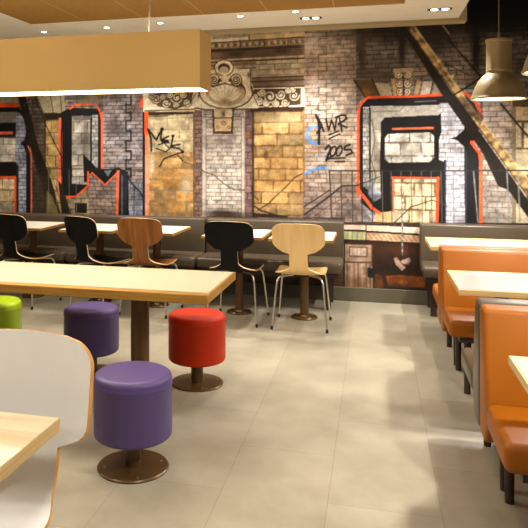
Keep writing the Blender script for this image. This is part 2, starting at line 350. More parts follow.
('L',[(-2.2,2.036),(-2.213,2.006),(-2.241,1.991),(-2.271,1.994),(-2.293,2.012),(-2.298,2.038),(-2.288,2.059),(-2.268,2.07),(-2.246,2.067),(-2.231,2.054),(-2.228,2.036),(-2.236,2.022),(-2.249,2.016),(-2.262,2.019),(-2.27,2.028),(-2.27,2.037),(-2.265,2.043),(-2.259,2.044)],0.0255,(44,32,22),0.85),
('L',[(-2.2,2.039),(-2.213,2.009),(-2.241,1.994),(-2.271,1.997),(-2.293,2.016),(-2.298,2.041),(-2.288,2.063),(-2.268,2.073),(-2.246,2.07),(-2.231,2.057),(-2.228,2.039),(-2.236,2.025),(-2.249,2.02),(-2.262,2.022),(-2.27,2.031),(-2.27,2.04),(-2.265,2.046),(-2.259,2.048)],0.0147,(236,220,186),0.85),
('P',[(-2.244,2.036),(-2.245,2.033),(-2.246,2.03),(-2.249,2.027),(-2.253,2.026),(-2.256,2.025),(-2.26,2.026),(-2.264,2.027),(-2.266,2.03),(-2.268,2.033),(-2.269,2.037),(-2.268,2.041),(-2.266,2.044),(-2.264,2.046),(-2.26,2.048),(-2.256,2.048),(-2.253,2.048),(-2.249,2.046),(-2.246,2.043),(-2.245,2.04)],(224,206,170),1.0,0.15),
('L',[(-2.095,2.044),(-2.078,2.005),(-2.043,1.984),(-2.004,1.986),(-1.976,2.009),(-1.969,2.041),(-1.982,2.07),(-2.008,2.084),(-2.036,2.082),(-2.055,2.065),(-2.059,2.043),(-2.049,2.025),(-2.032,2.016),(-2.015,2.019),(-2.005,2.03),(-2.005,2.042),(-2.011,2.05),(-2.019,2.052)],0.0255,(44,32,22),0.85),
('L',[(-2.095,2.047),(-2.078,2.008),(-2.043,1.987),(-2.004,1.99),(-1.976,2.012),(-1.969,2.044),(-1.982,2.073),(-2.008,2.088),(-2.036,2.085),(-2.055,2.069),(-2.059,2.046),(-2.049,2.028),(-2.032,2.02),(-2.015,2.022),(-2.005,2.033),(-2.005,2.045),(-2.011,2.053),(-2.019,2.055)],0.0147,(236,220,186),0.85),
('P',[(-2.007,2.042),(-2.008,2.037),(-2.01,2.033),(-2.013,2.03),(-2.018,2.028),(-2.023,2.027),(-2.028,2.028),(-2.032,2.03),(-2.035,2.034),(-2.038,2.038),(-2.038,2.043),(-2.038,2.047),(-2.035,2.052),(-2.032,2.055),(-2.028,2.057),(-2.023,2.057),(-2.018,2.057),(-2.013,2.054),(-2.01,2.051),(-2.008,2.047)],(224,206,170),1.0,0.15),
('L',[(-2.1,1.98),(-2.11,1.957),(-2.132,1.945),(-2.156,1.947),(-2.173,1.962),(-2.178,1.982),(-2.17,1.999),(-2.154,2.008),(-2.136,2.005),(-2.125,1.995),(-2.122,1.981),(-2.128,1.97),(-2.139,1.965),(-2.149,1.967),(-2.155,1.974),(-2.156,1.981),(-2.152,1.986),(-2.147,1.987)],0.0255,(44,32,22),0.85),
('L',[(-2.1,1.984),(-2.11,1.96),(-2.132,1.948),(-2.156,1.95),(-2.173,1.965),(-2.178,1.985),(-2.17,2.002),(-2.154,2.011),(-2.136,2.009),(-2.125,1.998),(-2.122,1.984),(-2.128,1.973),(-2.139,1.968),(-2.149,1.97),(-2.155,1.977),(-2.156,1.985),(-2.152,1.99),(-2.147,1.991)],0.0147,(236,220,186),0.85),
('P',[(-2.135,1.981),(-2.135,1.978),(-2.137,1.976),(-2.139,1.974),(-2.142,1.972),(-2.145,1.972),(-2.148,1.972),(-2.15,1.974),(-2.152,1.976),(-2.154,1.979),(-2.154,1.981),(-2.154,1.984),(-2.152,1.987),(-2.15,1.989),(-2.148,1.99),(-2.145,1.991),(-2.142,1.99),(-2.139,1.989),(-2.137,1.987),(-2.135,1.984)],(224,206,170),1.0,0.15),
('L',[(-1.869,1.986),(-1.879,1.963),(-1.901,1.951),(-1.924,1.953),(-1.941,1.968),(-1.946,1.988),(-1.938,2.005),(-1.922,2.014),(-1.905,2.011),(-1.893,2.001),(-1.891,1.987),(-1.897,1.976),(-1.907,1.971),(-1.917,1.973),(-1.923,1.98),(-1.924,1.987),(-1.92,1.992),(-1.915,1.993)],0.0255,(44,32,22),0.85),
('L',[(-1.869,1.99),(-1.879,1.966),(-1.901,1.954),(-1.924,1.957),(-1.941,1.971),(-1.946,1.991),(-1.938,2.008),(-1.922,2.017),(-1.905,2.014),(-1.893,2.004),(-1.891,1.99),(-1.897,1.979),(-1.907,1.974),(-1.917,1.977),(-1.923,1.983),(-1.924,1.991),(-1.92,1.996),(-1.915,1.996)],0.0147,(236,220,186),0.85),
('P',[(-1.903,1.987),(-1.904,1.984),(-1.905,1.982),(-1.907,1.98),(-1.91,1.978),(-1.913,1.978),(-1.916,1.979),(-1.918,1.98),(-1.921,1.982),(-1.922,1.985),(-1.922,1.987),(-1.922,1.99),(-1.921,1.993),(-1.918,1.995),(-1.916,1.996),(-1.913,1.997),(-1.91,1.996),(-1.907,1.995),(-1.905,1.993),(-1.904,1.99)],(224,206,170),1.0,0.15),
('L',[(-2.139,2.077),(-2.13,2.056),(-2.111,2.044),(-2.09,2.046),(-2.075,2.058),(-2.071,2.075),(-2.078,2.091),(-2.092,2.099),(-2.107,2.097),(-2.117,2.088),(-2.12,2.076),(-2.114,2.066),(-2.105,2.062),(-2.096,2.063),(-2.091,2.069),(-2.09,2.076),(-2.094,2.08),(-2.098,2.081)],0.0255,(44,32,22),0.85),
('L',[(-2.139,2.08),(-2.13,2.059),(-2.111,2.048),(-2.09,2.049),(-2.075,2.061),(-2.071,2.078),(-2.078,2.094),(-2.092,2.102),(-2.107,2.1),(-2.117,2.091),(-2.12,2.08),(-2.114,2.07),(-2.105,2.065),(-2.096,2.067),(-2.091,2.072),(-2.09,2.079),(-2.094,2.083),(-2.098,2.084)],0.0147,(236,220,186),0.85),
('P',[(-2.092,2.076),(-2.092,2.073),(-2.093,2.071),(-2.095,2.069),(-2.097,2.068),(-2.1,2.068),(-2.103,2.068),(-2.105,2.069),(-2.107,2.071),(-2.108,2.074),(-2.109,2.076),(-2.108,2.079),(-2.107,2.081),(-2.105,2.083),(-2.103,2.084),(-2.1,2.084),(-2.097,2.084),(-2.095,2.082),(-2.093,2.08),(-2.092,2.078)],(224,206,170),1.0,0.15),
('L',[(-2.262,2.069),(-2.271,2.048),(-2.29,2.038),(-2.312,2.04),(-2.327,2.053),(-2.331,2.07),(-2.324,2.086),(-2.309,2.093),(-2.294,2.091),(-2.284,2.082),(-2.282,2.069),(-2.287,2.06),(-2.296,2.055),(-2.306,2.057),(-2.311,2.063),(-2.311,2.07),(-2.308,2.074),(-2.303,2.075)],0.0255,(44,32,22),0.85),
('L',[(-2.262,2.072),(-2.271,2.051),(-2.29,2.041),(-2.312,2.043),(-2.327,2.056),(-2.331,2.074),(-2.324,2.089),(-2.309,2.096),(-2.294,2.094),(-2.284,2.085),(-2.282,2.073),(-2.287,2.063),(-2.296,2.059),(-2.306,2.061),(-2.311,2.067),(-2.311,2.073),(-2.308,2.077),(-2.303,2.078)],0.0147,(236,220,186),0.85),
('P',[(-2.293,2.07),(-2.293,2.067),(-2.294,2.065),(-2.296,2.063),(-2.299,2.062),(-2.301,2.062),(-2.304,2.062),(-2.306,2.063),(-2.308,2.065),(-2.31,2.067),(-2.31,2.07),(-2.31,2.072),(-2.308,2.075),(-2.306,2.077),(-2.304,2.078),(-2.301,2.078),(-2.299,2.078),(-2.296,2.076),(-2.294,2.074),(-2.293,2.072)],(224,206,170),1.0,0.15),
('L',[(-2.212,2.057),(-2.204,2.039),(-2.187,2.029),(-2.169,2.03),(-2.156,2.041),(-2.153,2.056),(-2.159,2.069),(-2.171,2.076),(-2.184,2.075),(-2.193,2.067),(-2.195,2.057),(-2.19,2.048),(-2.182,2.044),(-2.174,2.046),(-2.17,2.051),(-2.17,2.056),(-2.173,2.06),(-2.176,2.061)],0.0255,(44,32,22),0.85),
('L',[(-2.212,2.06),(-2.204,2.042),(-2.187,2.032),(-2.169,2.034),(-2.156,2.044),(-2.153,2.059),(-2.159,2.072),(-2.171,2.079),(-2.184,2.078),(-2.193,2.07),(-2.195,2.06),(-2.19,2.051),(-2.182,2.048),(-2.174,2.049),(-2.17,2.054),(-2.17,2.059),(-2.173,2.063),(-2.176,2.064)],0.0147,(236,220,186),0.85),
('P',[(-2.171,2.056),(-2.171,2.054),(-2.172,2.052),(-2.174,2.051),(-2.176,2.05),(-2.178,2.049),(-2.18,2.05),(-2.182,2.051),(-2.184,2.052),(-2.185,2.054),(-2.185,2.057),(-2.185,2.059),(-2.184,2.061),(-2.182,2.062),(-2.18,2.063),(-2.178,2.063),(-2.176,2.063),(-2.174,2.062),(-2.172,2.06),(-2.171,2.058)],(224,206,170),1.0,0.15),
('L',[(-1.918,2.072),(-1.927,2.051),(-1.946,2.041),(-1.967,2.043),(-1.982,2.056),(-1.985,2.073),(-1.978,2.088),(-1.964,2.096),(-1.95,2.094),(-1.94,2.084),(-1.937,2.072),(-1.943,2.063),(-1.952,2.058),(-1.961,2.06),(-1.966,2.066),(-1.966,2.073),(-1.963,2.077),(-1.958,2.078)],0.0255,(44,32,22),0.85),
('L',[(-1.918,2.075),(-1.927,2.054),(-1.946,2.044),(-1.967,2.046),(-1.982,2.059),(-1.985,2.076),(-1.978,2.091),(-1.964,2.099),(-1.95,2.097),(-1.94,2.087),(-1.937,2.075),(-1.943,2.066),(-1.952,2.062),(-1.961,2.064),(-1.966,2.069),(-1.966,2.076),(-1.963,2.08),(-1.958,2.081)],0.0147,(236,220,186),0.85),
('P',[(-1.948,2.072),(-1.949,2.07),(-1.95,2.068),(-1.952,2.066),(-1.954,2.065),(-1.957,2.064),(-1.959,2.065),(-1.962,2.066),(-1.963,2.068),(-1.965,2.07),(-1.965,2.073),(-1.965,2.075),(-1.963,2.078),(-1.962,2.079),(-1.959,2.08),(-1.957,2.081),(-1.954,2.08),(-1.952,2.079),(-1.95,2.077),(-1.949,2.075)],(224,206,170),1.0,0.15),
('L',[(-2.001,1.968),(-2.008,1.95),(-2.024,1.941),(-2.042,1.943),(-2.055,1.954),(-2.059,1.969),(-2.053,1.982),(-2.04,1.988),(-2.028,1.987),(-2.019,1.979),(-2.017,1.968),(-2.022,1.96),(-2.03,1.956),(-2.037,1.958),(-2.042,1.963),(-2.042,1.969),(-2.039,1.972),(-2.035,1.973)],0.0255,(44,32,22),0.85),
('L',[(-2.001,1.971),(-2.008,1.954),(-2.024,1.944),(-2.042,1.946),(-2.055,1.957),(-2.059,1.972),(-2.053,1.985),(-2.04,1.991),(-2.028,1.99),(-2.019,1.982),(-2.017,1.971),(-2.022,1.963),(-2.03,1.96),(-2.037,1.961),(-2.042,1.966),(-2.042,1.972),(-2.039,1.976),(-2.035,1.976)],0.0147,(236,220,186),0.85),
('P',[(-2.026,1.968),(-2.027,1.966),(-2.028,1.964),(-2.029,1.963),(-2.031,1.962),(-2.034,1.962),(-2.036,1.962),(-2.038,1.963),(-2.04,1.965),(-2.041,1.966),(-2.041,1.969),(-2.041,1.971),(-2.04,1.973),(-2.038,1.974),(-2.036,1.975),(-2.034,1.976),(-2.031,1.975),(-2.029,1.974),(-2.028,1.973),(-2.027,1.971)],(224,206,170),1.0,0.15),
('L',[(-2.324,2.092),(-2.212,2.004),(-2.122,1.96),(-2.034,1.937),(-1.88,1.976),(-1.815,2.09)],0.0098,(96,76,52),1.0),
('L',[(-2.403,2.104),(-1.771,2.11)],0.0078,(110,90,62),1.0),
('L',[(-2.38,1.911),(-1.793,1.922)],0.0118,(90,70,46),1.0),
('B',[(-1.826,1.933),(-1.739,1.932),(-1.739,0.791),(-1.826,0.788)],0.045,0.09,(140,112,98),(80,64,62),0.12,0.0042,1.0),
('B',[(-1.298,1.924),(-1.209,1.922),(-1.209,0.803),(-1.298,0.801)],0.07,0.09,(124,98,92),(66,52,54),0.12,0.0042,1.0),
('P',[(-1.75,1.932),(-1.293,1.924),(-1.293,0.801),(-1.75,0.79)],(194,182,164),1.0,0.12),
('B',[(-1.706,1.826),(-1.329,1.821),(-1.329,0.801),(-1.706,0.791)],0.042,0.105,(192,178,160),(128,114,102),0.06,0.0042,1.0),
('B',[(-1.739,1.932),(-1.303,1.924),(-1.303,1.831),(-1.739,1.837)],0.06,0.12,(186,168,150),(110,96,88),0.12,0.0042,1.0),
('L',[(-1.75,1.837),(-1.75,0.811)],0.0078,(118,104,96),1.0),
('L',[(-1.706,1.837),(-1.706,0.812)],0.0078,(118,104,96),1.0),
('L',[(-1.329,1.831),(-1.329,0.821)],0.0078,(118,104,96),1.0),
('L',[(-1.298,1.831),(-1.298,0.822)],0.0078,(118,104,96),1.0),
('L',[(-1.739,1.837),(-1.303,1.831)],0.0088,(96,82,74),1.0),
('G',(-1.535,0.837),0.196,0.029,(50,44,42),0.9),
('G',(-1.471,0.807),0.235,0.029,(60,40,24),0.8),
('G',(-1.261,1.645),0.039,0.059,(150,104,50),0.5),
('P',[(-1.22,1.922),(-1.199,1.922),(-1.199,0.804),(-1.22,0.803)],(52,38,26),1.0,0.12),
('B',[(-1.771,2.75),(-0.61,2.734),(-0.69,2.094),(-1.771,2.1)],0.055,0.16,(176,160,134),(120,104,84),0.06,0.0042,1.0),
('P',[(-1.717,2.601),(-1.251,2.617),(-1.251,2.653),(-1.717,2.642)],(226,214,182),1.0,0.12),
('P',[(-1.24,2.673),(-0.61,2.674),(-0.61,2.624),(-1.24,2.611)],(206,180,134),1.0,0.12),
('L',[(-1.251,2.663),(-1.251,2.601)],0.0098,(50,34,22),1.0),
('P',[(-1.717,2.611),(-0.61,2.634),(-0.62,2.544),(-1.717,2.538)],(150,126,96),1.0,0.12),
('L',[(-1.716,2.574),(-1.711,2.563),(-1.701,2.558),(-1.691,2.558),(-1.684,2.565),(-1.682,2.573),(-1.686,2.58),(-1.692,2.583),(-1.698,2.582),(-1.702,2.578),(-1.702,2.574),(-1.699,2.571),(-1.697,2.571)],0.0078,(226,206,170),0.85),
('L',[(-1.651,2.557),(-1.663,2.555),(-1.673,2.561),(-1.678,2.57),(-1.676,2.58),(-1.669,2.585),(-1.662,2.585),(-1.656,2.581),(-1.654,2.576),(-1.655,2.571),(-1.659,2.569),(-1.663,2.569),(-1.664,2.572)],0.0078,(84,62,44),0.85),
('L',[(-1.638,2.556),(-1.646,2.566),(-1.646,2.577),(-1.641,2.585),(-1.632,2.588),(-1.624,2.585),(-1.619,2.579),(-1.619,2.573),(-1.623,2.568),(-1.628,2.567),(-1.632,2.569),(-1.633,2.572),(-1.632,2.575)],0.0078,(226,206,170),0.85),
('L',[(-1.576,2.571),(-1.579,2.582),(-1.588,2.589),(-1.599,2.59),(-1.606,2.585),(-1.609,2.577),(-1.606,2.57),(-1.6,2.566),(-1.594,2.566),(-1.591,2.569),(-1.59,2.573),(-1.592,2.576),(-1.595,2.577)],0.0078,(84,62,44),0.85),
('L',[(-1.576,2.59),(-1.564,2.593),(-1.554,2.589),(-1.548,2.58),(-1.549,2.571),(-1.554,2.565),(-1.562,2.563),(-1.568,2.566),(-1.571,2.572),(-1.57,2.577),(-1.567,2.579),(-1.563,2.579),(-1.561,2.577)],0.0078,(226,206,170),0.85),
('L',[(-1.524,2.594),(-1.515,2.586),(-1.512,2.575),(-1.517,2.566),(-1.525,2.561),(-1.533,2.563),(-1.539,2.568),(-1.54,2.575),(-1.537,2.58),(-1.532,2.582),(-1.528,2.58),(-1.526,2.577),(-1.527,2.575)],0.0078,(84,62,44),0.85),
('L',[(-1.516,2.582),(-1.514,2.57),(-1.507,2.562),(-1.496,2.56),(-1.488,2.564),(-1.484,2.571),(-1.486,2.579),(-1.491,2.583),(-1.497,2.584),(-1.501,2.581),(-1.502,2.577),(-1.501,2.574),(-1.499,2.573)],0.0078,(226,206,170),0.85),
('L',[(-1.449,2.562),(-1.46,2.558),(-1.471,2.56),(-1.478,2.568),(-1.478,2.577),(-1.474,2.584),(-1.467,2.587),(-1.46,2.585),(-1.456,2.58),(-1.457,2.575),(-1.46,2.572),(-1.463,2.571),(-1.465,2.573)],0.0078,(84,62,44),0.85),
('L',[(-1.434,2.556),(-1.444,2.563),(-1.448,2.574),(-1.445,2.583),(-1.438,2.589),(-1.429,2.588),(-1.423,2.584),(-1.421,2.577),(-1.423,2.572),(-1.428,2.569),(-1.432,2.57),(-1.434,2.573),(-1.434,2.575)],0.0078,(226,206,170),0.85),
('L',[(-1.38,2.567),(-1.38,2.579),(-1.387,2.588),(-1.397,2.591),(-1.406,2.589),(-1.41,2.582),(-1.41,2.574),(-1.405,2.569),(-1.399,2.568),(-1.395,2.57),(-1.393,2.574),(-1.394,2.577),(-1.396,2.578)],0.0078,(84,62,44),0.85),
('L',[(-1.383,2.588),(-1.373,2.594),(-1.361,2.592),(-1.354,2.586),(-1.352,2.577),(-1.355,2.569),(-1.362,2.566),(-1.368,2.567),(-1.373,2.571),(-1.373,2.576),(-1.371,2.58),(-1.367,2.581),(-1.365,2.579)],0.0078,(226,206,170),0.85),
('L',[(-1.333,2.596),(-1.322,2.591),(-1.317,2.581),(-1.318,2.571),(-1.325,2.565),(-1.333,2.564),(-1.34,2.568),(-1.343,2.574),(-1.342,2.58),(-1.338,2.583),(-1.333,2.582),(-1.331,2.58),(-1.33,2.577)],0.0078,(84,62,44),0.85),
('L',[(-1.318,2.588),(-1.319,2.577),(-1.314,2.567),(-1.305,2.562),(-1.296,2.564),(-1.29,2.57),(-1.289,2.577),(-1.293,2.583),(-1.299,2.585),(-1.304,2.584),(-1.306,2.58),(-1.305,2.577),(-1.303,2.575)],0.0078,(226,206,170),0.85),
('L',[(-1.251,2.568),(-1.26,2.561),(-1.271,2.561),(-1.279,2.566),(-1.282,2.575),(-1.28,2.583),(-1.274,2.587),(-1.267,2.587),(-1.263,2.583),(-1.261,2.578),(-1.263,2.575),(-1.266,2.573),(-1.269,2.574)],0.0078,(84,62,44),0.85),
('L',[(-1.234,2.558),(-1.245,2.562),(-1.251,2.571),(-1.252,2.581),(-1.246,2.588),(-1.238,2.59),(-1.231,2.587),(-1.227,2.581),(-1.228,2.576),(-1.231,2.572),(-1.235,2.572),(-1.238,2.574),(-1.239,2.576)],0.0078,(226,206,170),0.85),
('L',[(-1.189,2.565),(-1.186,2.576),(-1.19,2.586),(-1.198,2.592),(-1.207,2.592),(-1.214,2.586),(-1.215,2.579),(-1.212,2.573),(-1.207,2.57),(-1.202,2.571),(-1.2,2.574),(-1.2,2.577),(-1.201,2.579)],0.0078,(84,62,44),0.85),
('L',[(-1.191,2.585),(-1.183,2.593),(-1.172,2.595),(-1.163,2.59),(-1.159,2.582),(-1.16,2.574),(-1.165,2.569),(-1.172,2.568),(-1.177,2.571),(-1.179,2.576),(-1.177,2.58),(-1.174,2.582),(-1.172,2.581)],0.0078,(226,206,170),0.85),
('L',[(-1.145,2.597),(-1.134,2.595),(-1.126,2.587),(-1.124,2.577),(-1.129,2.569),(-1.136,2.566),(-1.144,2.568),(-1.148,2.573),(-1.148,2.579),(-1.145,2.583),(-1.141,2.584),(-1.138,2.582),(-1.137,2.58)],0.0078,(84,62,44),0.85),
('L',[(-1.121,2.594),(-1.126,2.583),(-1.123,2.573),(-1.116,2.566),(-1.107,2.565),(-1.099,2.569),(-1.097,2.576),(-1.099,2.582),(-1.103,2.586),(-1.108,2.586),(-1.112,2.583),(-1.112,2.58),(-1.11,2.578)],0.0078,(226,206,170),0.85),
('L',[(-1.057,2.575),(-1.063,2.566),(-1.073,2.562),(-1.083,2.566),(-1.088,2.573),(-1.088,2.581),(-1.084,2.587),(-1.078,2.589),(-1.072,2.586),(-1.07,2.582),(-1.07,2.578),(-1.073,2.576),(-1.075,2.576)],0.0078,(84,62,44),0.85),
('L',[(-1.036,2.561),(-1.048,2.562),(-1.056,2.569),(-1.059,2.578),(-1.056,2.587),(-1.049,2.591),(-1.042,2.59),(-1.037,2.586),(-1.036,2.58),(-1.038,2.576),(-1.042,2.574),(-1.045,2.575),(-1.046,2.577)],0.0078,(226,206,170),0.85),
('L',[(-1.002,2.563),(-0.995,2.572),(-0.996,2.583),(-1.003,2.591),(-1.012,2.593),(-1.019,2.59),(-1.023,2.584),(-1.022,2.577),(-1.018,2.573),(-1.013,2.573),(-1.009,2.575),(-1.008,2.578),(-1.009,2.58)],0.0078,(84,62,44),0.85),
('L',[(-1.0,2.581),(-0.995,2.591),(-0.986,2.596),(-0.976,2.594),(-0.969,2.587),(-0.968,2.579),(-0.972,2.573),(-0.978,2.57),(-0.983,2.572),(-0.986,2.576),(-0.986,2.58),(-0.984,2.582),(-0.982,2.583)],0.0078,(226,206,170),0.85),
('L',[(-0.959,2.597),(-0.948,2.598),(-0.938,2.592),(-0.934,2.583),(-0.936,2.574),(-0.942,2.569),(-0.95,2.569),(-0.955,2.573),(-0.957,2.578),(-0.956,2.583),(-0.952,2.585),(-0.949,2.584),(-0.947,2.582)],0.0078,(84,62,44),0.85),
('L',[(-0.926,2.598),(-0.933,2.59),(-0.934,2.579),(-0.929,2.57),(-0.92,2.567),(-0.912,2.569),(-0.908,2.575),(-0.908,2.581),(-0.911,2.586),(-0.916,2.587),(-0.92,2.586),(-0.921,2.583),(-0.92,2.58)],0.0078,(226,206,170),0.85),
('L',[(-0.867,2.582),(-0.87,2.571),(-0.879,2.565),(-0.889,2.566),(-0.896,2.572),(-0.898,2.58),(-0.896,2.586),(-0.89,2.59),(-0.885,2.589),(-0.881,2.585),(-0.88,2.581),(-0.882,2.578),(-0.885,2.578)],0.0078,(84,62,44),0.85),
('L',[(-0.842,2.566),(-0.853,2.563),(-0.863,2.567),(-0.869,2.576),(-0.868,2.585),(-0.863,2.591),(-0.856,2.592),(-0.85,2.589),(-0.847,2.584),(-0.848,2.579),(-0.851,2.576),(-0.854,2.577),(-0.856,2.579)],0.0078,(226,206,170),0.85),
('L',[(-0.818,2.563),(-0.809,2.57),(-0.807,2.58),(-0.811,2.589),(-0.819,2.594),(-0.827,2.593),(-0.832,2.588),(-0.833,2.582),(-0.83,2.577),(-0.826,2.575),(-0.822,2.576),(-0.82,2.578),(-0.82,2.581)],0.0078,(84,62,44),0.85),
('L',[(-0.811,2.577),(-0.809,2.588),(-0.801,2.596),(-0.792,2.597),(-0.784,2.592),(-0.78,2.584),(-0.782,2.577),(-0.787,2.573),(-0.792,2.573),(-0.796,2.576),(-0.797,2.58),(-0.796,2.583),(-0.794,2.584)],0.0078,(226,206,170),0.85),
('L',[(-0.775,2.595),(-0.765,2.599),(-0.754,2.597),(-0.748,2.589),(-0.747,2.58),(-0.752,2.573),(-0.759,2.571),(-0.765,2.573),(-0.768,2.578),(-0.768,2.583),(-0.765,2.586),(-0.762,2.586),(-0.76,2.584)],0.0078,(84,62,44),0.85),
('L',[(-0.733,2.601),(-0.742,2.595),(-0.746,2.585),(-0.743,2.576),(-0.736,2.57),(-0.728,2.57),(-0.722,2.574),(-0.72,2.58),(-0.723,2.585),(-0.727,2.588),(-0.731,2.588),(-0.733,2.585),(-0.733,2.583)],0.0078,(226,206,170),0.85),
('L',[(-0.682,2.589),(-0.682,2.578),(-0.688,2.57),(-0.697,2.567),(-0.706,2.571),(-0.71,2.578),(-0.71,2.585),(-0.705,2.59),(-0.7,2.591),(-0.695,2.588),(-0.694,2.584),(-0.695,2.581),(-0.697,2.58)],0.0078,(84,62,44),0.85),
('L',[(-0.652,2.571),(-0.662,2.566),(-0.672,2.567),(-0.68,2.574),(-0.682,2.583),(-0.678,2.59),(-0.672,2.593),(-0.665,2.592),(-0.662,2.587),(-0.661,2.583),(-0.663,2.579),(-0.666,2.579),(-0.669,2.58)],0.0078,(226,206,170),0.85),
('L',[(-0.637,2.564),(-0.627,2.568),(-0.622,2.577),(-0.623,2.587),(-0.629,2.594),(-0.637,2.595),(-0.644,2.592),(-0.646,2.586),(-0.645,2.581),(-0.641,2.577),(-0.637,2.577),(-0.635,2.579),(-0.634,2.582)],0.0078,(84,62,44),0.85),
('L',[(-1.717,2.606),(-1.24,2.616),(-0.62,2.626)],0.0088,(58,42,30),1.0),
('L',[(-1.717,2.533),(-1.24,2.534),(-0.62,2.544)],0.0118,(48,34,26),1.0),
('L',[(-1.345,2.626),(-1.345,2.533)],0.0088,(58,42,30),1.0),
('L',[(-1.095,2.615),(-1.095,2.523)],0.0088,(58,42,30),1.0),
('L',[(-0.851,2.604),(-0.851,2.513)],0.0088,(58,42,30),1.0),
('P',[(-1.717,2.527),(-0.67,2.536),(-0.69,2.436),(-1.717,2.433)],(104,82,64),1.0,0.12),
('G',(-1.387,2.483),0.098,0.029,(50,42,40),0.7),
('G',(-0.911,2.495),0.078,0.029,(52,40,34),0.7),
('G',(-1.61,2.471),0.098,0.029,(150,130,100),0.6),
('L',[(-1.717,2.423),(-0.69,2.436)],0.0137,(196,172,134),1.0),
('L',[(-1.717,2.402),(-0.69,2.411)],0.0127,(50,38,28),1.0),
('L',[(-1.717,2.517),(-0.69,2.527)],0.0098,(44,32,24),1.0),
('L',[(-1.717,2.37),(-1.188,2.383)],0.0216,(120,96,70),1.0),
('P',[(-1.22,2.23),(-0.69,2.24),(-0.69,2.124),(-1.22,2.117)],(126,104,84),1.0,0.12),
('L',[(-1.22,2.23),(-0.69,2.235)],0.0118,(70,54,42),1.0),
('L',[(-1.22,2.189),(-0.69,2.195)],0.0127,(60,46,36),1.0),
('L',[(-1.22,2.133),(-0.69,2.129)],0.0157,(52,38,28),1.0),
('L',[(-1.345,2.327),(-1.178,2.332)],0.0098,(80,62,46),1.0),
('P',[(-1.24,2.123),(-0.71,2.125),(-0.63,2.123),(-0.63,1.932),(-0.73,1.924),(-1.24,1.912)],(234,220,188),1.0,0.12),
('P',[(-1.22,2.112),(-0.72,2.115),(-0.72,1.944),(-1.22,1.933)],(84,62,42),1.0,0.12),
('P',[(-0.72,2.125),(-0.63,2.123),(-0.63,1.932),(-0.72,1.928)],(226,210,176),1.0,0.12),
('L',[(-0.962,2.03),(-0.979,1.99),(-1.014,1.97),(-1.053,1.974),(-1.08,1.998),(-1.088,2.032),(-1.075,2.061),(-1.048,2.076),(-1.021,2.072),(-1.002,2.054),(-0.998,2.03),(-1.008,2.012),(-1.025,2.004),(-1.041,2.007),(-1.051,2.019),(-1.052,2.031),(-1.045,2.04),(-1.037,2.041)],0.0255,(44,32,22),0.85),
('L',[(-0.962,2.033),(-0.979,1.993),(-1.014,1.973),(-1.053,1.977),(-1.08,2.002),(-1.088,2.035),(-1.075,2.064),(-1.048,2.079),(-1.021,2.075),(-1.002,2.057),(-0.998,2.033),(-1.008,2.015),(-1.025,2.007),(-1.041,2.011),(-1.051,2.022),(-1.052,2.034),(-1.045,2.043),(-1.037,2.044)],0.0147,(236,220,186),0.85),
('P',[(-1.018,2.031),(-1.019,2.026),(-1.021,2.022),(-1.025,2.018),(-1.029,2.016),(-1.034,2.015),(-1.039,2.016),(-1.043,2.019),(-1.047,2.022),(-1.049,2.027),(-1.05,2.031),(-1.049,2.036),(-1.047,2.041),(-1.043,2.044),(-1.039,2.046),(-1.034,2.047),(-1.029,2.046),(-1.025,2.044),(-1.021,2.04),(-1.019,2.036)],(224,206,170),1.0,0.15),
('L',[(-0.972,2.05),(-0.961,2.021),(-0.936,2.006),(-0.908,2.008),(-0.889,2.024),(-0.884,2.048),(-0.893,2.069),(-0.911,2.08),(-0.931,2.078),(-0.944,2.066),(-0.947,2.05),(-0.94,2.036),(-0.928,2.03),(-0.916,2.032),(-0.909,2.04),(-0.909,2.049),(-0.913,2.055),(-0.919,2.056)],0.0255,(44,32,22),0.85),
('L',[(-0.972,2.053),(-0.961,2.025),(-0.936,2.009),(-0.908,2.011),(-0.889,2.027),(-0.884,2.051),(-0.893,2.072),(-0.911,2.083),(-0.931,2.081),(-0.944,2.069),(-0.947,2.053),(-0.94,2.039),(-0.928,2.033),(-0.916,2.035),(-0.909,2.043),(-0.909,2.052),(-0.913,2.058),(-0.919,2.059)],0.0147,(236,220,186),0.85),
('P',[(-0.91,2.049),(-0.911,2.045),(-0.913,2.042),(-0.915,2.04),(-0.918,2.038),(-0.922,2.038),(-0.925,2.038),(-0.928,2.04),(-0.931,2.043),(-0.932,2.046),(-0.933,2.049),(-0.932,2.053),(-0.931,2.056),(-0.928,2.058),(-0.925,2.06),(-0.922,2.06),(-0.918,2.059),(-0.915,2.058),(-0.913,2.055),(-0.911,2.052)],(224,206,170),1.0,0.15),
('L',[(-0.735,2.035),(-0.748,2.004),(-0.775,1.988),(-0.805,1.991),(-0.826,2.01),(-0.832,2.037),(-0.822,2.059),(-0.801,2.07),(-0.78,2.067),(-0.766,2.053),(-0.762,2.035),(-0.77,2.021),(-0.783,2.015),(-0.796,2.017),(-0.804,2.026),(-0.804,2.036),(-0.799,2.043),(-0.793,2.044)],0.0255,(44,32,22),0.85),
('L',[(-0.735,2.038),(-0.748,2.007),(-0.775,1.991),(-0.805,1.994),(-0.826,2.013),(-0.832,2.04),(-0.822,2.062),(-0.801,2.073),(-0.78,2.07),(-0.766,2.056),(-0.762,2.038),(-0.77,2.024),(-0.783,2.018),(-0.796,2.02),(-0.804,2.029),(-0.804,2.039),(-0.799,2.046),(-0.793,2.047)],0.0147,(236,220,186),0.85),
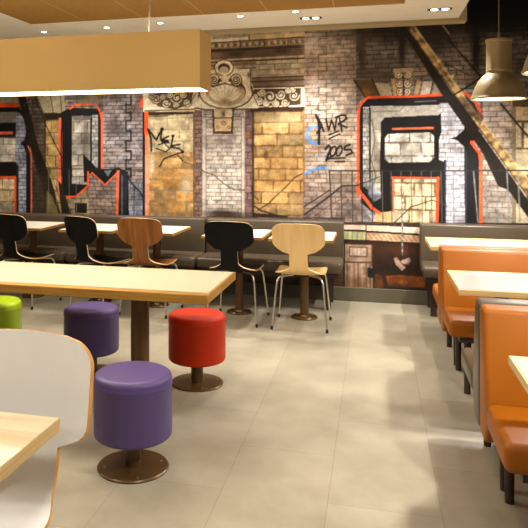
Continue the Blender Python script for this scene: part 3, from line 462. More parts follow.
('P',[(-0.778,2.036),(-0.779,2.032),(-0.78,2.028),(-0.783,2.026),(-0.786,2.024),(-0.79,2.024),(-0.794,2.024),(-0.797,2.026),(-0.8,2.029),(-0.802,2.032),(-0.802,2.036),(-0.802,2.04),(-0.8,2.043),(-0.797,2.046),(-0.794,2.048),(-0.79,2.048),(-0.786,2.047),(-0.783,2.046),(-0.78,2.043),(-0.779,2.039)],(224,206,170),1.0,0.15),
('L',[(-1.157,2.075),(-1.148,2.052),(-1.128,2.039),(-1.105,2.041),(-1.089,2.054),(-1.085,2.073),(-1.093,2.09),(-1.108,2.099),(-1.124,2.097),(-1.134,2.088),(-1.137,2.074),(-1.131,2.063),(-1.121,2.058),(-1.112,2.06),(-1.106,2.066),(-1.106,2.074),(-1.109,2.078),(-1.114,2.08)],0.0255,(44,32,22),0.85),
('L',[(-1.157,2.078),(-1.148,2.055),(-1.128,2.042),(-1.105,2.044),(-1.089,2.057),(-1.085,2.076),(-1.093,2.093),(-1.108,2.102),(-1.124,2.1),(-1.134,2.091),(-1.137,2.077),(-1.131,2.066),(-1.121,2.061),(-1.112,2.063),(-1.106,2.069),(-1.106,2.077),(-1.109,2.082),(-1.114,2.083)],0.0147,(236,220,186),0.85),
('P',[(-1.107,2.074),(-1.107,2.071),(-1.109,2.068),(-1.111,2.066),(-1.113,2.065),(-1.116,2.065),(-1.119,2.065),(-1.121,2.067),(-1.123,2.069),(-1.125,2.071),(-1.125,2.074),(-1.125,2.077),(-1.123,2.079),(-1.121,2.081),(-1.119,2.082),(-1.116,2.083),(-1.113,2.082),(-1.111,2.081),(-1.109,2.079),(-1.107,2.076)],(224,206,170),1.0,0.15),
('L',[(-1.095,1.992),(-1.105,1.969),(-1.125,1.957),(-1.148,1.96),(-1.163,1.974),(-1.168,1.993),(-1.16,2.01),(-1.145,2.018),(-1.129,2.016),(-1.118,2.005),(-1.116,1.992),(-1.122,1.981),(-1.132,1.977),(-1.141,1.979),(-1.147,1.985),(-1.147,1.993),(-1.143,1.997),(-1.139,1.998)],0.0255,(44,32,22),0.85),
('L',[(-1.095,1.995),(-1.105,1.972),(-1.125,1.96),(-1.148,1.963),(-1.163,1.977),(-1.168,1.996),(-1.16,2.013),(-1.145,2.021),(-1.129,2.019),(-1.118,2.008),(-1.116,1.995),(-1.122,1.984),(-1.132,1.98),(-1.141,1.982),(-1.147,1.988),(-1.147,1.996),(-1.143,2.0),(-1.139,2.001)],0.0147,(236,220,186),0.85),
('P',[(-1.128,1.992),(-1.128,1.989),(-1.129,1.987),(-1.131,1.985),(-1.134,1.984),(-1.137,1.983),(-1.139,1.984),(-1.142,1.985),(-1.144,1.987),(-1.145,1.99),(-1.146,1.993),(-1.145,1.995),(-1.144,1.998),(-1.142,2.0),(-1.139,2.001),(-1.137,2.001),(-1.134,2.001),(-1.131,2.0),(-1.129,1.998),(-1.128,1.995)],(224,206,170),1.0,0.15),
('L',[(-0.841,1.966),(-0.85,1.944),(-0.87,1.932),(-0.892,1.934),(-0.907,1.948),(-0.911,1.967),(-0.904,1.984),(-0.889,1.992),(-0.874,1.99),(-0.863,1.98),(-0.861,1.967),(-0.866,1.956),(-0.876,1.951),(-0.885,1.953),(-0.891,1.96),(-0.891,1.967),(-0.888,1.972),(-0.883,1.973)],0.0255,(44,32,22),0.85),
('L',[(-0.841,1.969),(-0.85,1.947),(-0.87,1.935),(-0.892,1.937),(-0.907,1.951),(-0.911,1.971),(-0.904,1.987),(-0.889,1.995),(-0.874,1.993),(-0.863,1.983),(-0.861,1.97),(-0.866,1.959),(-0.876,1.954),(-0.885,1.957),(-0.891,1.963),(-0.891,1.97),(-0.888,1.975),(-0.883,1.976)],0.0147,(236,220,186),0.85),
('P',[(-0.872,1.967),(-0.872,1.964),(-0.874,1.962),(-0.876,1.96),(-0.878,1.958),(-0.881,1.958),(-0.884,1.958),(-0.886,1.96),(-0.888,1.962),(-0.889,1.964),(-0.89,1.967),(-0.889,1.97),(-0.888,1.972),(-0.886,1.974),(-0.884,1.975),(-0.881,1.976),(-0.878,1.975),(-0.876,1.974),(-0.874,1.972),(-0.872,1.97)],(224,206,170),1.0,0.15),
('L',[(-1.008,1.959),(-1.0,1.939),(-0.982,1.928),(-0.963,1.93),(-0.949,1.941),(-0.946,1.958),(-0.952,1.973),(-0.965,1.98),(-0.979,1.979),(-0.988,1.97),(-0.99,1.959),(-0.985,1.949),(-0.977,1.945),(-0.969,1.947),(-0.964,1.952),(-0.964,1.958),(-0.967,1.963),(-0.971,1.964)],0.0255,(44,32,22),0.85),
('L',[(-1.008,1.962),(-1.0,1.942),(-0.982,1.931),(-0.963,1.933),(-0.949,1.944),(-0.946,1.961),(-0.952,1.976),(-0.965,1.983),(-0.979,1.982),(-0.988,1.973),(-0.99,1.962),(-0.985,1.952),(-0.977,1.948),(-0.969,1.95),(-0.964,1.955),(-0.964,1.961),(-0.967,1.966),(-0.971,1.967)],0.0147,(236,220,186),0.85),
('P',[(-0.965,1.958),(-0.965,1.956),(-0.966,1.954),(-0.968,1.952),(-0.97,1.951),(-0.972,1.951),(-0.975,1.951),(-0.977,1.952),(-0.979,1.954),(-0.98,1.956),(-0.98,1.959),(-0.98,1.961),(-0.979,1.963),(-0.977,1.965),(-0.975,1.966),(-0.972,1.966),(-0.97,1.966),(-0.968,1.965),(-0.966,1.963),(-0.965,1.961)],(224,206,170),1.0,0.15),
('L',[(-0.78,2.096),(-0.787,2.079),(-0.802,2.071),(-0.818,2.073),(-0.83,2.083),(-0.833,2.097),(-0.827,2.11),(-0.816,2.116),(-0.805,2.114),(-0.797,2.106),(-0.795,2.097),(-0.799,2.089),(-0.806,2.085),(-0.813,2.087),(-0.818,2.092),(-0.818,2.097),(-0.815,2.101),(-0.812,2.101)],0.0255,(44,32,22),0.85),
('L',[(-0.78,2.099),(-0.787,2.082),(-0.802,2.074),(-0.818,2.076),(-0.83,2.086),(-0.833,2.1),(-0.827,2.113),(-0.816,2.119),(-0.805,2.117),(-0.797,2.109),(-0.795,2.1),(-0.799,2.092),(-0.806,2.088),(-0.813,2.09),(-0.818,2.095),(-0.818,2.1),(-0.815,2.104),(-0.812,2.104)],0.0147,(236,220,186),0.85),
('P',[(-0.804,2.097),(-0.804,2.095),(-0.805,2.093),(-0.806,2.091),(-0.808,2.091),(-0.81,2.09),(-0.812,2.091),(-0.814,2.092),(-0.816,2.093),(-0.817,2.095),(-0.817,2.097),(-0.817,2.099),(-0.816,2.101),(-0.814,2.102),(-0.812,2.103),(-0.81,2.104),(-0.808,2.103),(-0.806,2.102),(-0.805,2.101),(-0.804,2.099)],(224,206,170),1.0,0.15),
('L',[(-1.044,1.96),(-1.051,1.943),(-1.066,1.934),(-1.083,1.936),(-1.095,1.946),(-1.098,1.961),(-1.092,1.973),(-1.081,1.98),(-1.069,1.978),(-1.061,1.97),(-1.059,1.96),(-1.064,1.952),(-1.071,1.949),(-1.078,1.95),(-1.082,1.955),(-1.083,1.961),(-1.08,1.964),(-1.076,1.965)],0.0255,(44,32,22),0.85),
('L',[(-1.044,1.963),(-1.051,1.946),(-1.066,1.937),(-1.083,1.939),(-1.095,1.95),(-1.098,1.964),(-1.092,1.977),(-1.081,1.983),(-1.069,1.981),(-1.061,1.973),(-1.059,1.963),(-1.064,1.955),(-1.071,1.952),(-1.078,1.953),(-1.082,1.958),(-1.083,1.964),(-1.08,1.967),(-1.076,1.968)],0.0147,(236,220,186),0.85),
('P',[(-1.068,1.96),(-1.068,1.958),(-1.069,1.956),(-1.071,1.955),(-1.073,1.954),(-1.075,1.954),(-1.077,1.954),(-1.079,1.955),(-1.08,1.957),(-1.081,1.959),(-1.082,1.961),(-1.081,1.963),(-1.08,1.965),(-1.079,1.966),(-1.077,1.967),(-1.075,1.967),(-1.073,1.967),(-1.071,1.966),(-1.069,1.964),(-1.068,1.962)],(224,206,170),1.0,0.15),
('L',[(-0.82,2.087),(-0.827,2.07),(-0.842,2.062),(-0.859,2.063),(-0.87,2.074),(-0.873,2.088),(-0.868,2.101),(-0.857,2.107),(-0.845,2.105),(-0.837,2.097),(-0.835,2.087),(-0.84,2.08),(-0.847,2.076),(-0.854,2.078),(-0.858,2.083),(-0.858,2.088),(-0.856,2.091),(-0.852,2.092)],0.0255,(44,32,22),0.85),
('L',[(-0.82,2.09),(-0.827,2.073),(-0.842,2.065),(-0.859,2.066),(-0.87,2.077),(-0.873,2.091),(-0.868,2.104),(-0.857,2.11),(-0.845,2.108),(-0.837,2.1),(-0.835,2.091),(-0.84,2.083),(-0.847,2.079),(-0.854,2.081),(-0.858,2.086),(-0.858,2.091),(-0.856,2.095),(-0.852,2.095)],0.0147,(236,220,186),0.85),
('P',[(-0.844,2.088),(-0.844,2.086),(-0.845,2.084),(-0.847,2.082),(-0.849,2.081),(-0.851,2.081),(-0.853,2.081),(-0.855,2.082),(-0.856,2.084),(-0.857,2.086),(-0.857,2.088),(-0.857,2.09),(-0.856,2.092),(-0.855,2.093),(-0.853,2.094),(-0.851,2.094),(-0.849,2.094),(-0.847,2.093),(-0.845,2.092),(-0.844,2.09)],(224,206,170),1.0,0.15),
('L',[(-1.22,2.035),(-1.212,2.018),(-1.197,2.008),(-1.18,2.009),(-1.168,2.02),(-1.165,2.034),(-1.171,2.047),(-1.182,2.053),(-1.194,2.052),(-1.202,2.045),(-1.204,2.035),(-1.2,2.027),(-1.192,2.023),(-1.185,2.024),(-1.181,2.029),(-1.181,2.034),(-1.183,2.038),(-1.187,2.039)],0.0255,(44,32,22),0.85),
('L',[(-1.22,2.038),(-1.212,2.021),(-1.197,2.011),(-1.18,2.013),(-1.168,2.023),(-1.165,2.037),(-1.171,2.05),(-1.182,2.056),(-1.194,2.055),(-1.202,2.048),(-1.204,2.038),(-1.2,2.03),(-1.192,2.026),(-1.185,2.027),(-1.181,2.032),(-1.181,2.037),(-1.183,2.041),(-1.187,2.042)],0.0147,(236,220,186),0.85),
('P',[(-1.182,2.034),(-1.182,2.032),(-1.183,2.03),(-1.184,2.029),(-1.186,2.028),(-1.188,2.028),(-1.191,2.028),(-1.192,2.029),(-1.194,2.031),(-1.195,2.033),(-1.195,2.035),(-1.195,2.037),(-1.194,2.039),(-1.192,2.04),(-1.191,2.041),(-1.188,2.041),(-1.186,2.041),(-1.184,2.04),(-1.183,2.038),(-1.182,2.036)],(224,206,170),1.0,0.15),
('P',[(-1.24,1.928),(-0.69,1.923),(-0.69,1.863),(-1.24,1.882)],(58,36,18),1.0,0.12),
('P',[(-1.739,2.329),(-1.24,2.323),(-1.23,2.107),(-1.137,1.962),(-1.157,1.911),(-1.815,1.912),(-1.836,1.975),(-1.739,2.099)],(234,220,188),1.0,0.12),
('P',[(-1.199,2.096),(-1.213,2.036),(-1.254,1.983),(-1.319,1.941),(-1.401,1.914),(-1.493,1.906),(-1.585,1.918),(-1.668,1.947),(-1.735,1.992),(-1.778,2.049),(-1.793,2.111),(-1.778,2.172),(-1.735,2.226),(-1.668,2.268),(-1.585,2.294),(-1.493,2.301),(-1.401,2.288),(-1.319,2.258),(-1.254,2.212),(-1.213,2.157)],(244,230,198),1.0,0.15),
('L',[(-1.223,2.141),(-1.209,2.086),(-1.223,2.033),(-1.263,1.985),(-1.325,1.947),(-1.404,1.924),(-1.492,1.917),(-1.581,1.927),(-1.662,1.953),(-1.726,1.994),(-1.768,2.044),(-1.782,2.1),(-1.768,2.154)],0.0137,(84,62,40),1.0),
('P',[(-1.282,2.088),(-1.292,2.044),(-1.322,2.004),(-1.368,1.973),(-1.427,1.954),(-1.493,1.948),(-1.558,1.956),(-1.618,1.978),(-1.665,2.011),(-1.696,2.053),(-1.706,2.098),(-1.696,2.143),(-1.665,2.183),(-1.618,2.214),(-1.558,2.233),(-1.493,2.238),(-1.427,2.229),(-1.368,2.207),(-1.322,2.174),(-1.292,2.133)],(92,68,42),1.0,0.15),
('P',[(-1.293,2.068),(-1.302,2.028),(-1.33,1.993),(-1.375,1.965),(-1.43,1.948),(-1.493,1.943),(-1.555,1.95),(-1.612,1.97),(-1.657,1.999),(-1.686,2.036),(-1.696,2.077),(-1.686,2.117),(-1.657,2.153),(-1.612,2.18),(-1.555,2.197),(-1.493,2.202),(-1.43,2.194),(-1.375,2.174),(-1.33,2.144),(-1.302,2.108)],(206,188,150),1.0,0.15),
('P',[(-1.334,2.089),(-1.343,2.056),(-1.366,2.026),(-1.404,2.003),(-1.451,1.989),(-1.503,1.984),(-1.556,1.991),(-1.603,2.007),(-1.641,2.032),(-1.666,2.063),(-1.674,2.097),(-1.666,2.131),(-1.641,2.161),(-1.603,2.184),(-1.556,2.198),(-1.503,2.202),(-1.451,2.196),(-1.404,2.179),(-1.366,2.154),(-1.343,2.123)],(246,234,206),1,0.06),
('L',[(-1.503,1.979),(-1.663,2.087)],0.0059,(176,152,112),0.7),
('L',[(-1.503,1.979),(-1.651,2.126)],0.0059,(176,152,112),0.7),
('L',[(-1.503,1.979),(-1.617,2.159)],0.0059,(176,152,112),0.7),
('L',[(-1.503,1.979),(-1.565,2.18)],0.0059,(176,152,112),0.7),
('L',[(-1.503,1.979),(-1.505,2.187)],0.0059,(176,152,112),0.7),
('L',[(-1.503,1.979),(-1.444,2.178)],0.0059,(176,152,112),0.7),
('L',[(-1.503,1.979),(-1.393,2.155)],0.0059,(176,152,112),0.7),
('L',[(-1.503,1.979),(-1.358,2.121)],0.0059,(176,152,112),0.7),
('L',[(-1.503,1.979),(-1.345,2.081)],0.0059,(176,152,112),0.7),
('G',(-1.503,1.99),0.078,0.025,(130,104,72),0.7),
('G',(-1.345,2.162),0.029,0.059,(80,56,36),0.7),
('P',[(-1.408,2.339),(-1.413,2.312),(-1.428,2.288),(-1.451,2.269),(-1.481,2.258),(-1.514,2.255),(-1.547,2.26),(-1.576,2.273),(-1.6,2.294),(-1.615,2.319),(-1.62,2.346),(-1.615,2.373),(-1.6,2.398),(-1.576,2.416),(-1.547,2.428),(-1.514,2.431),(-1.481,2.425),(-1.451,2.412),(-1.428,2.392),(-1.413,2.367)],(84,64,44),1.0,0.15),
('P',[(-1.419,2.34),(-1.423,2.316),(-1.437,2.295),(-1.458,2.278),(-1.484,2.268),(-1.514,2.265),(-1.543,2.27),(-1.57,2.281),(-1.591,2.299),(-1.605,2.322),(-1.61,2.346),(-1.605,2.37),(-1.591,2.391),(-1.57,2.408),(-1.543,2.418),(-1.514,2.421),(-1.484,2.416),(-1.458,2.404),(-1.437,2.386),(-1.423,2.364)],(236,220,186),1.0,0.15),
('P',[(-1.45,2.335),(-1.453,2.32),(-1.462,2.305),(-1.476,2.294),(-1.494,2.288),(-1.514,2.286),(-1.534,2.289),(-1.551,2.297),(-1.565,2.309),(-1.575,2.323),(-1.578,2.34),(-1.575,2.356),(-1.565,2.37),(-1.551,2.381),(-1.534,2.388),(-1.514,2.389),(-1.494,2.386),(-1.476,2.378),(-1.462,2.366),(-1.453,2.352)],(70,52,36),1.0,0.15),
('P',[(-1.466,2.32),(-1.468,2.309),(-1.475,2.299),(-1.486,2.292),(-1.499,2.287),(-1.514,2.286),(-1.529,2.288),(-1.542,2.293),(-1.553,2.302),(-1.559,2.312),(-1.562,2.324),(-1.559,2.335),(-1.553,2.345),(-1.542,2.352),(-1.529,2.357),(-1.514,2.358),(-1.499,2.356),(-1.486,2.35),(-1.475,2.342),(-1.468,2.332)],(208,190,152),1.0,0.15),
('L',[(-1.567,2.365),(-1.514,2.389),(-1.461,2.362)],0.0098,(70,52,38),1.0),
('P',[(-1.556,2.219),(-1.56,2.199),(-1.569,2.181),(-1.583,2.166),(-1.601,2.157),(-1.62,2.155),(-1.64,2.158),(-1.658,2.168),(-1.673,2.183),(-1.682,2.202),(-1.685,2.223),(-1.682,2.244),(-1.673,2.262),(-1.658,2.276),(-1.64,2.285),(-1.62,2.288),(-1.601,2.284),(-1.583,2.274),(-1.569,2.259),(-1.56,2.24)],(70,52,36),1.0,0.15),
('P',[(-1.567,2.22),(-1.57,2.202),(-1.577,2.186),(-1.589,2.174),(-1.604,2.166),(-1.62,2.164),(-1.637,2.167),(-1.652,2.176),(-1.664,2.189),(-1.672,2.205),(-1.674,2.223),(-1.672,2.24),(-1.664,2.256),(-1.652,2.269),(-1.637,2.276),(-1.62,2.279),(-1.604,2.275),(-1.589,2.267),(-1.577,2.254),(-1.57,2.237)],(236,220,186),1.0,0.15),
('L',[(-1.571,2.22),(-1.582,2.193),(-1.607,2.179),(-1.634,2.182),(-1.653,2.199),(-1.659,2.222),(-1.65,2.243),(-1.631,2.253),(-1.611,2.25),(-1.597,2.237),(-1.593,2.221),(-1.6,2.206),(-1.613,2.2),(-1.627,2.202),(-1.635,2.211),(-1.637,2.222),(-1.632,2.23),(-1.624,2.232),(-1.618,2.23),(-1.615,2.225)],0.0127,(60,42,28),0.85),
('P',[(-1.324,2.213),(-1.327,2.192),(-1.336,2.174),(-1.35,2.16),(-1.367,2.151),(-1.387,2.148),(-1.406,2.152),(-1.424,2.162),(-1.438,2.177),(-1.447,2.196),(-1.45,2.216),(-1.447,2.237),(-1.438,2.255),(-1.424,2.269),(-1.406,2.278),(-1.387,2.281),(-1.367,2.277),(-1.35,2.267),(-1.336,2.252),(-1.327,2.233)],(70,52,36),1.0,0.15),
('P',[(-1.334,2.213),(-1.337,2.196),(-1.344,2.18),(-1.356,2.168),(-1.371,2.16),(-1.387,2.158),(-1.403,2.161),(-1.418,2.169),(-1.43,2.182),(-1.437,2.198),(-1.44,2.216),(-1.437,2.234),(-1.43,2.249),(-1.418,2.261),(-1.403,2.269),(-1.387,2.271),(-1.371,2.268),(-1.356,2.26),(-1.344,2.247),(-1.337,2.231)],(236,220,186),1.0,0.15),
('L',[(-1.435,2.216),(-1.424,2.189),(-1.401,2.174),(-1.374,2.175),(-1.355,2.191),(-1.349,2.213),(-1.358,2.234),(-1.377,2.245),(-1.396,2.244),(-1.41,2.232),(-1.414,2.215),(-1.407,2.201),(-1.394,2.194),(-1.381,2.195),(-1.372,2.204),(-1.371,2.214),(-1.376,2.222),(-1.383,2.225),(-1.39,2.223),(-1.393,2.219)],0.0127,(60,42,28),0.85),
('P',[(-1.461,2.227),(-1.463,2.214),(-1.469,2.203),(-1.478,2.194),(-1.49,2.188),(-1.503,2.187),(-1.516,2.189),(-1.528,2.195),(-1.538,2.205),(-1.544,2.217),(-1.546,2.229),(-1.544,2.242),(-1.538,2.254),(-1.528,2.263),(-1.516,2.268),(-1.503,2.27),(-1.49,2.267),(-1.478,2.261),(-1.469,2.252),(-1.463,2.24)],(222,206,170),1.0,0.15),
('L',[(-1.642,2.149),(-1.503,2.182),(-1.366,2.142)],0.0137,(96,72,48),1.0),
('L',[(-1.739,2.329),(-1.599,2.335)],0.0078,(120,98,70),1.0),
('G',(-1.251,2.262),0.02,0.029,(90,60,36),0.8),
('L',[(-1.24,2.323),(-1.23,2.107),(-1.157,1.942)],0.0098,(96,74,50),1.0),
('L',[(-1.815,1.933),(-1.706,1.91),(-1.157,1.911)],0.0137,(70,50,30),1.0),
('P',[(-1.642,1.919),(-1.408,1.915),(-1.419,1.657),(-1.631,1.659)],(70,48,30),1.0,0.12),
('P',[(-1.626,1.919),(-1.429,1.916),(-1.44,1.688),(-1.61,1.684)],(208,178,136),1.0,0.12),
('P',[(-1.535,1.866),(-1.537,1.853),(-1.543,1.841),(-1.553,1.832),(-1.565,1.826),(-1.578,1.825),(-1.591,1.827),(-1.603,1.833),(-1.612,1.842),(-1.618,1.854),(-1.62,1.867),(-1.618,1.88),(-1.612,1.891),(-1.603,1.9),(-1.591,1.906),(-1.578,1.908),(-1.565,1.906),(-1.553,1.899),(-1.543,1.89),(-1.537,1.878)],(224,206,168),1.0,0.15),
('P',[(-1.419,1.864),(-1.421,1.851),(-1.427,1.84),(-1.436,1.831),(-1.448,1.825),(-1.461,1.823),(-1.474,1.825),(-1.486,1.831),(-1.495,1.841),(-1.501,1.852),(-1.503,1.865),(-1.501,1.878),(-1.495,1.889),(-1.486,1.898),(-1.474,1.904),(-1.461,1.906),(-1.448,1.904),(-1.436,1.898),(-1.427,1.888),(-1.421,1.877)],(224,206,168),1.0,0.15),
('G',(-1.519,1.865),0.02,0.029,(60,40,24),0.9),
('L',[(-1.62,1.825),(-1.429,1.823)],0.0118,(80,56,34),1.0),
('P',[(-1.487,1.771),(-1.489,1.757),(-1.493,1.744),(-1.5,1.734),(-1.509,1.727),(-1.519,1.725),(-1.529,1.728),(-1.538,1.734),(-1.545,1.745),(-1.549,1.758),(-1.551,1.772),(-1.549,1.787),(-1.545,1.8),(-1.538,1.81),(-1.529,1.816),(-1.519,1.819),(-1.509,1.816),(-1.5,1.809),(-1.493,1.799),(-1.489,1.786)],(214,186,140),1.0,0.15),
('L',[(-1.487,1.771),(-1.495,1.754),(-1.51,1.746),(-1.527,1.748),(-1.539,1.758),(-1.541,1.772),(-1.536,1.784),(-1.525,1.789),(-1.514,1.787),(-1.507,1.78),(-1.507,1.772),(-1.511,1.766),(-1.516,1.764),(-1.521,1.766),(-1.523,1.769)],0.0078,(90,60,38),0.85),
('L',[(-1.554,1.731),(-1.56,1.718),(-1.571,1.712),(-1.584,1.713),(-1.592,1.721),(-1.594,1.731),(-1.59,1.74),(-1.582,1.744),(-1.574,1.742),(-1.569,1.737),(-1.568,1.731),(-1.571,1.726),(-1.576,1.725),(-1.579,1.726),(-1.581,1.729)],0.0078,(120,84,54),0.85),
('L',[(-1.438,1.729),(-1.443,1.717),(-1.454,1.711),(-1.467,1.712),(-1.475,1.72),(-1.477,1.73),(-1.473,1.738),(-1.465,1.742),(-1.457,1.741),(-1.452,1.736),(-1.452,1.73),(-1.455,1.725),(-1.459,1.724),(-1.462,1.725),(-1.464,1.728)],0.0078,(120,84,54),0.85),
('L',[(-1.626,1.909),(-1.62,1.669),(-1.424,1.672),(-1.419,1.905)],0.0098,(84,58,36),1.0),
('P',[(-1.199,1.881),(-0.685,1.873),(-0.685,0.816),(-1.199,0.804)],(120,92,56),1.0,0.12),
('B',[(-1.199,1.881),(-0.7,1.873),(-0.7,0.816),(-1.199,0.804)],0.118,0.275,(180,144,92),(104,78,46),0.16,0.0075,1.0),
('G',(-0.932,1.795),0.255,0.078,(214,194,146),0.5),
('G',(-0.932,1.288),0.255,0.216,(176,126,60),0.35),
('G',(-1.075,1.44),0.025,0.049,(70,50,26),0.8),
('G',(-0.78,1.44),0.02,0.049,(110,80,40),0.6),
('G',(-0.83,0.934),0.176,0.098,(214,170,110),0.4),
('L',[(-0.69,1.259),(-0.79,1.208),(-0.871,1.116),(-0.972,1.023),(-1.054,0.94),(-1.157,0.876)],0.0127,(90,62,36),1.0),
('L',[(-1.22,0.926),(-1.116,0.867),(-0.871,0.802)],0.0157,(64,44,28),1.0),
('L',[(-1.22,1.039),(-1.157,0.979)],0.0118,(64,44,28),1.0),
('P',[(-1.199,0.845),(-0.851,0.822),(-0.851,0.792),(-1.22,0.793)],(50,38,28),1.0,0.12),
('G',(-0.81,0.924),0.015,0.078,(186,160,120),0.6),
('G',(-1.013,1.063),0.118,0.039,(222,190,140),0.4),
('L',[(-1.826,1.355),(-1.728,1.262),(-1.62,1.231),(-1.514,1.139),(-1.408,1.078),(-1.303,1.079)],0.0108,(96,80,66),1.0),
('L',[(-1.946,1.366),(-1.815,1.324)],0.0098,(96,70,50),1.0),
('P',[(-0.702,1.893),(-0.684,1.893),(-0.684,0.816),(-0.702,0.816)],(150,108,62),1.0,0.12),
('B',[(-0.685,2.758),(-0.143,2.75),(-0.143,0.761),(-0.685,0.816)],0.043,0.13,(176,156,134),(116,100,86),0.1,0.0042,1.0),
('L',[(-0.467,2.677),(-0.467,2.597),(-0.546,2.601)],0.0088,(70,58,48),0.85),
('L',[(-0.546,2.601),(-0.546,2.521),(-0.467,2.517)],0.0088,(70,58,48),0.85),
('L',[(-0.467,2.517),(-0.467,2.438),(-0.546,2.441)],0.0088,(70,58,48),0.85),
('L',[(-0.546,2.441),(-0.546,2.361),(-0.467,2.358)],0.0088,(70,58,48),0.85),
('L',[(-0.467,2.358),(-0.467,2.278),(-0.546,2.28)],0.0088,(70,58,48),0.85),
('L',[(-0.546,2.28),(-0.546,2.2),(-0.467,2.198)],0.0088,(70,58,48),0.85),
('L',[(-0.467,2.198),(-0.467,2.118),(-0.546,2.12)],0.0088,(70,58,48),0.85),
('L',[(-0.546,2.12),(-0.546,2.04),(-0.467,2.039)],0.0088,(70,58,48),0.85),
('L',[(-0.467,2.039),(-0.467,1.959),(-0.546,1.96)],0.0088,(70,58,48),0.85),
('L',[(-0.546,1.96),(-0.546,1.88),(-0.467,1.879)],0.0088,(70,58,48),0.85),
('L',[(-0.467,1.879),(-0.467,1.799),(-0.546,1.8)],0.0088,(70,58,48),0.85),
('L',[(-0.467,1.789),(-0.467,1.699),(-0.546,1.7)],0.0078,(84,68,58),0.7),
('L',[(-0.546,1.7),(-0.546,1.61),(-0.467,1.61)],0.0078,(84,68,58),0.7),
('L',[(-0.467,1.61),(-0.467,1.52),(-0.546,1.52)],0.0078,(84,68,58),0.7),
('L',[(-0.546,1.52),(-0.546,1.43),(-0.467,1.43)],0.0078,(84,68,58),0.7),
('L',[(-0.467,1.43),(-0.467,1.34),(-0.546,1.34)],0.0078,(84,68,58),0.7),
('L',[(-0.546,1.34),(-0.546,1.25),(-0.467,1.25)],0.0078,(84,68,58),0.7),
('L',[(-0.467,1.25),(-0.467,1.161),(-0.546,1.16)],0.0078,(84,68,58),0.7),
('L',[(-0.546,1.16),(-0.546,1.07),(-0.467,1.071)],0.0078,(84,68,58),0.7),
('L',[(-0.467,1.071),(-0.467,0.981),(-0.546,0.98)],0.0078,(84,68,58),0.7),
('G',(-0.61,2.293),0.098,0.294,(150,124,110),0.35),
('G',(-0.61,2.543),0.098,0.078,(214,202,184),0.6),
('G',(-0.433,2.386),0.098,0.392,(168,152,132),0.3),
('G',(-0.571,0.989),0.137,0.137,(150,124,112),0.5),
('G',(-0.219,0.917),0.118,0.118,(90,78,72),0.5),
('G',(-0.374,1.311),0.098,0.059,(206,192,174),0.5),
('G',(-0.61,1.711),0.059,0.078,(200,130,80),0.4),
('G',(-0.59,1.49),0.069,0.049,(200,130,80),0.3),
('L',[(-0.551,1.72),(-0.61,1.721),(-0.65,1.691),(-0.665,1.631),(-0.64,1.581),(-0.59,1.555),(-0.541,1.555)],0.0294,(86,140,206),0.8),
('L',[(-0.68,1.249),(-0.61,1.29),(-0.531,1.31),(-0.472,1.31)],0.0255,(86,140,206),0.85),
('L',[(-0.571,1.42),(-0.492,1.43)],0.0157,(120,150,190),0.6),
('L',[(-0.57,1.836),(-0.545,1.77),(-0.538,1.69),(-0.542,1.55)],0.0225,(8,5,4),1.0),
('L',[(-0.561,1.825),(-0.523,1.76),(-0.494,1.673)],0.0167,(8,5,4),1.0),
('L',[(-0.561,1.657),(-0.511,1.735)],0.0176,(8,5,4),1.0),
('L',[(-0.474,1.799),(-0.445,1.684),(-0.417,1.789),(-0.386,1.684),(-0.367,1.808)],0.0157,(8,5,4),1.0),
('L',[(-0.342,1.812),(-0.316,1.668)],0.0167,(8,5,4),1.0),
('L',[(-0.377,1.813),(-0.326,1.833),(-0.282,1.831),(-0.273,1.797),(-0.35,1.743)],0.0186,(8,5,4),1.0),
('L',[(-0.35,1.748),(-0.27,1.712)],0.0176,(8,5,4),1.0),
('L',[(-0.443,1.639),(-0.35,1.678)],0.0147,(8,5,4),1.0),
('L',[(-0.443,1.601),(-0.335,1.648)],0.0137,(8,5,4),1.0),
('L',[(-0.48,1.494),(-0.445,1.535),(-0.423,1.51),(-0.472,1.385)],0.0196,(8,5,4),1.0),
('L',[(-0.472,1.385),(-0.413,1.425)],0.0176,(8,5,4),1.0),
('L',[(-0.375,1.475),(-0.385,1.45),(-0.399,1.432),(-0.414,1.425),(-0.425,1.432),(-0.431,1.45),(-0.428,1.475),(-0.418,1.5),(-0.404,1.518),(-0.389,1.525),(-0.378,1.518),(-0.373,1.5),(-0.375,1.475)],0.0167,(8,5,4),1.0),
('L',[(-0.316,1.48),(-0.326,1.455),(-0.34,1.437),(-0.355,1.43),(-0.367,1.437),(-0.373,1.455),(-0.37,1.48),(-0.361,1.505),(-0.346,1.523),(-0.331,1.529),(-0.319,1.523),(-0.314,1.505),(-0.316,1.48)],0.0167,(8,5,4),1.0),
('L',[(-0.239,1.541),(-0.287,1.523),(-0.293,1.49),(-0.229,1.49),(-0.215,1.46),(-0.277,1.435)],0.0186,(8,5,4),1.0),
('L',[(-0.42,1.403),(-0.287,1.41)],0.0137,(8,5,4),1.0),
('L',[(-0.384,1.372),(-0.291,1.373)],0.0137,(8,5,4),1.0),
('B',[(-0.181,2.792),(0.419,2.779),(1.637,3.96),(2.281,4.248),(2.281,1.842),(-0.181,1.864)],0.044,0.13,(128,116,102),(66,58,50),0.14,0.0042,1.0),
('G',(0.16,2.696),0.47,0.176,(22,18,16),0.9),
('G',(-0.124,2.474),0.039,0.255,(36,30,26),0.7),
('G',(0.253,2.478),0.034,0.176,(30,24,20),0.85),
('G',(0.956,2.769),0.588,0.196,(22,19,18),0.8),
('G',(0.921,2.432),0.039,0.216,(24,20,18),0.9),
('G',(0.51,2.544),0.216,0.176,(34,28,26),0.7),
('G',(1.13,2.33),0.235,0.157,(60,48,38),0.4),
('G',(-0.143,2.573),0.098,0.098,(120,104,88),0.3),
('G',(0.0,2.273),0.294,0.137,(70,60,50),0.45),
('G',(0.645,2.882),0.588,0.176,(16,14,14),0.9),
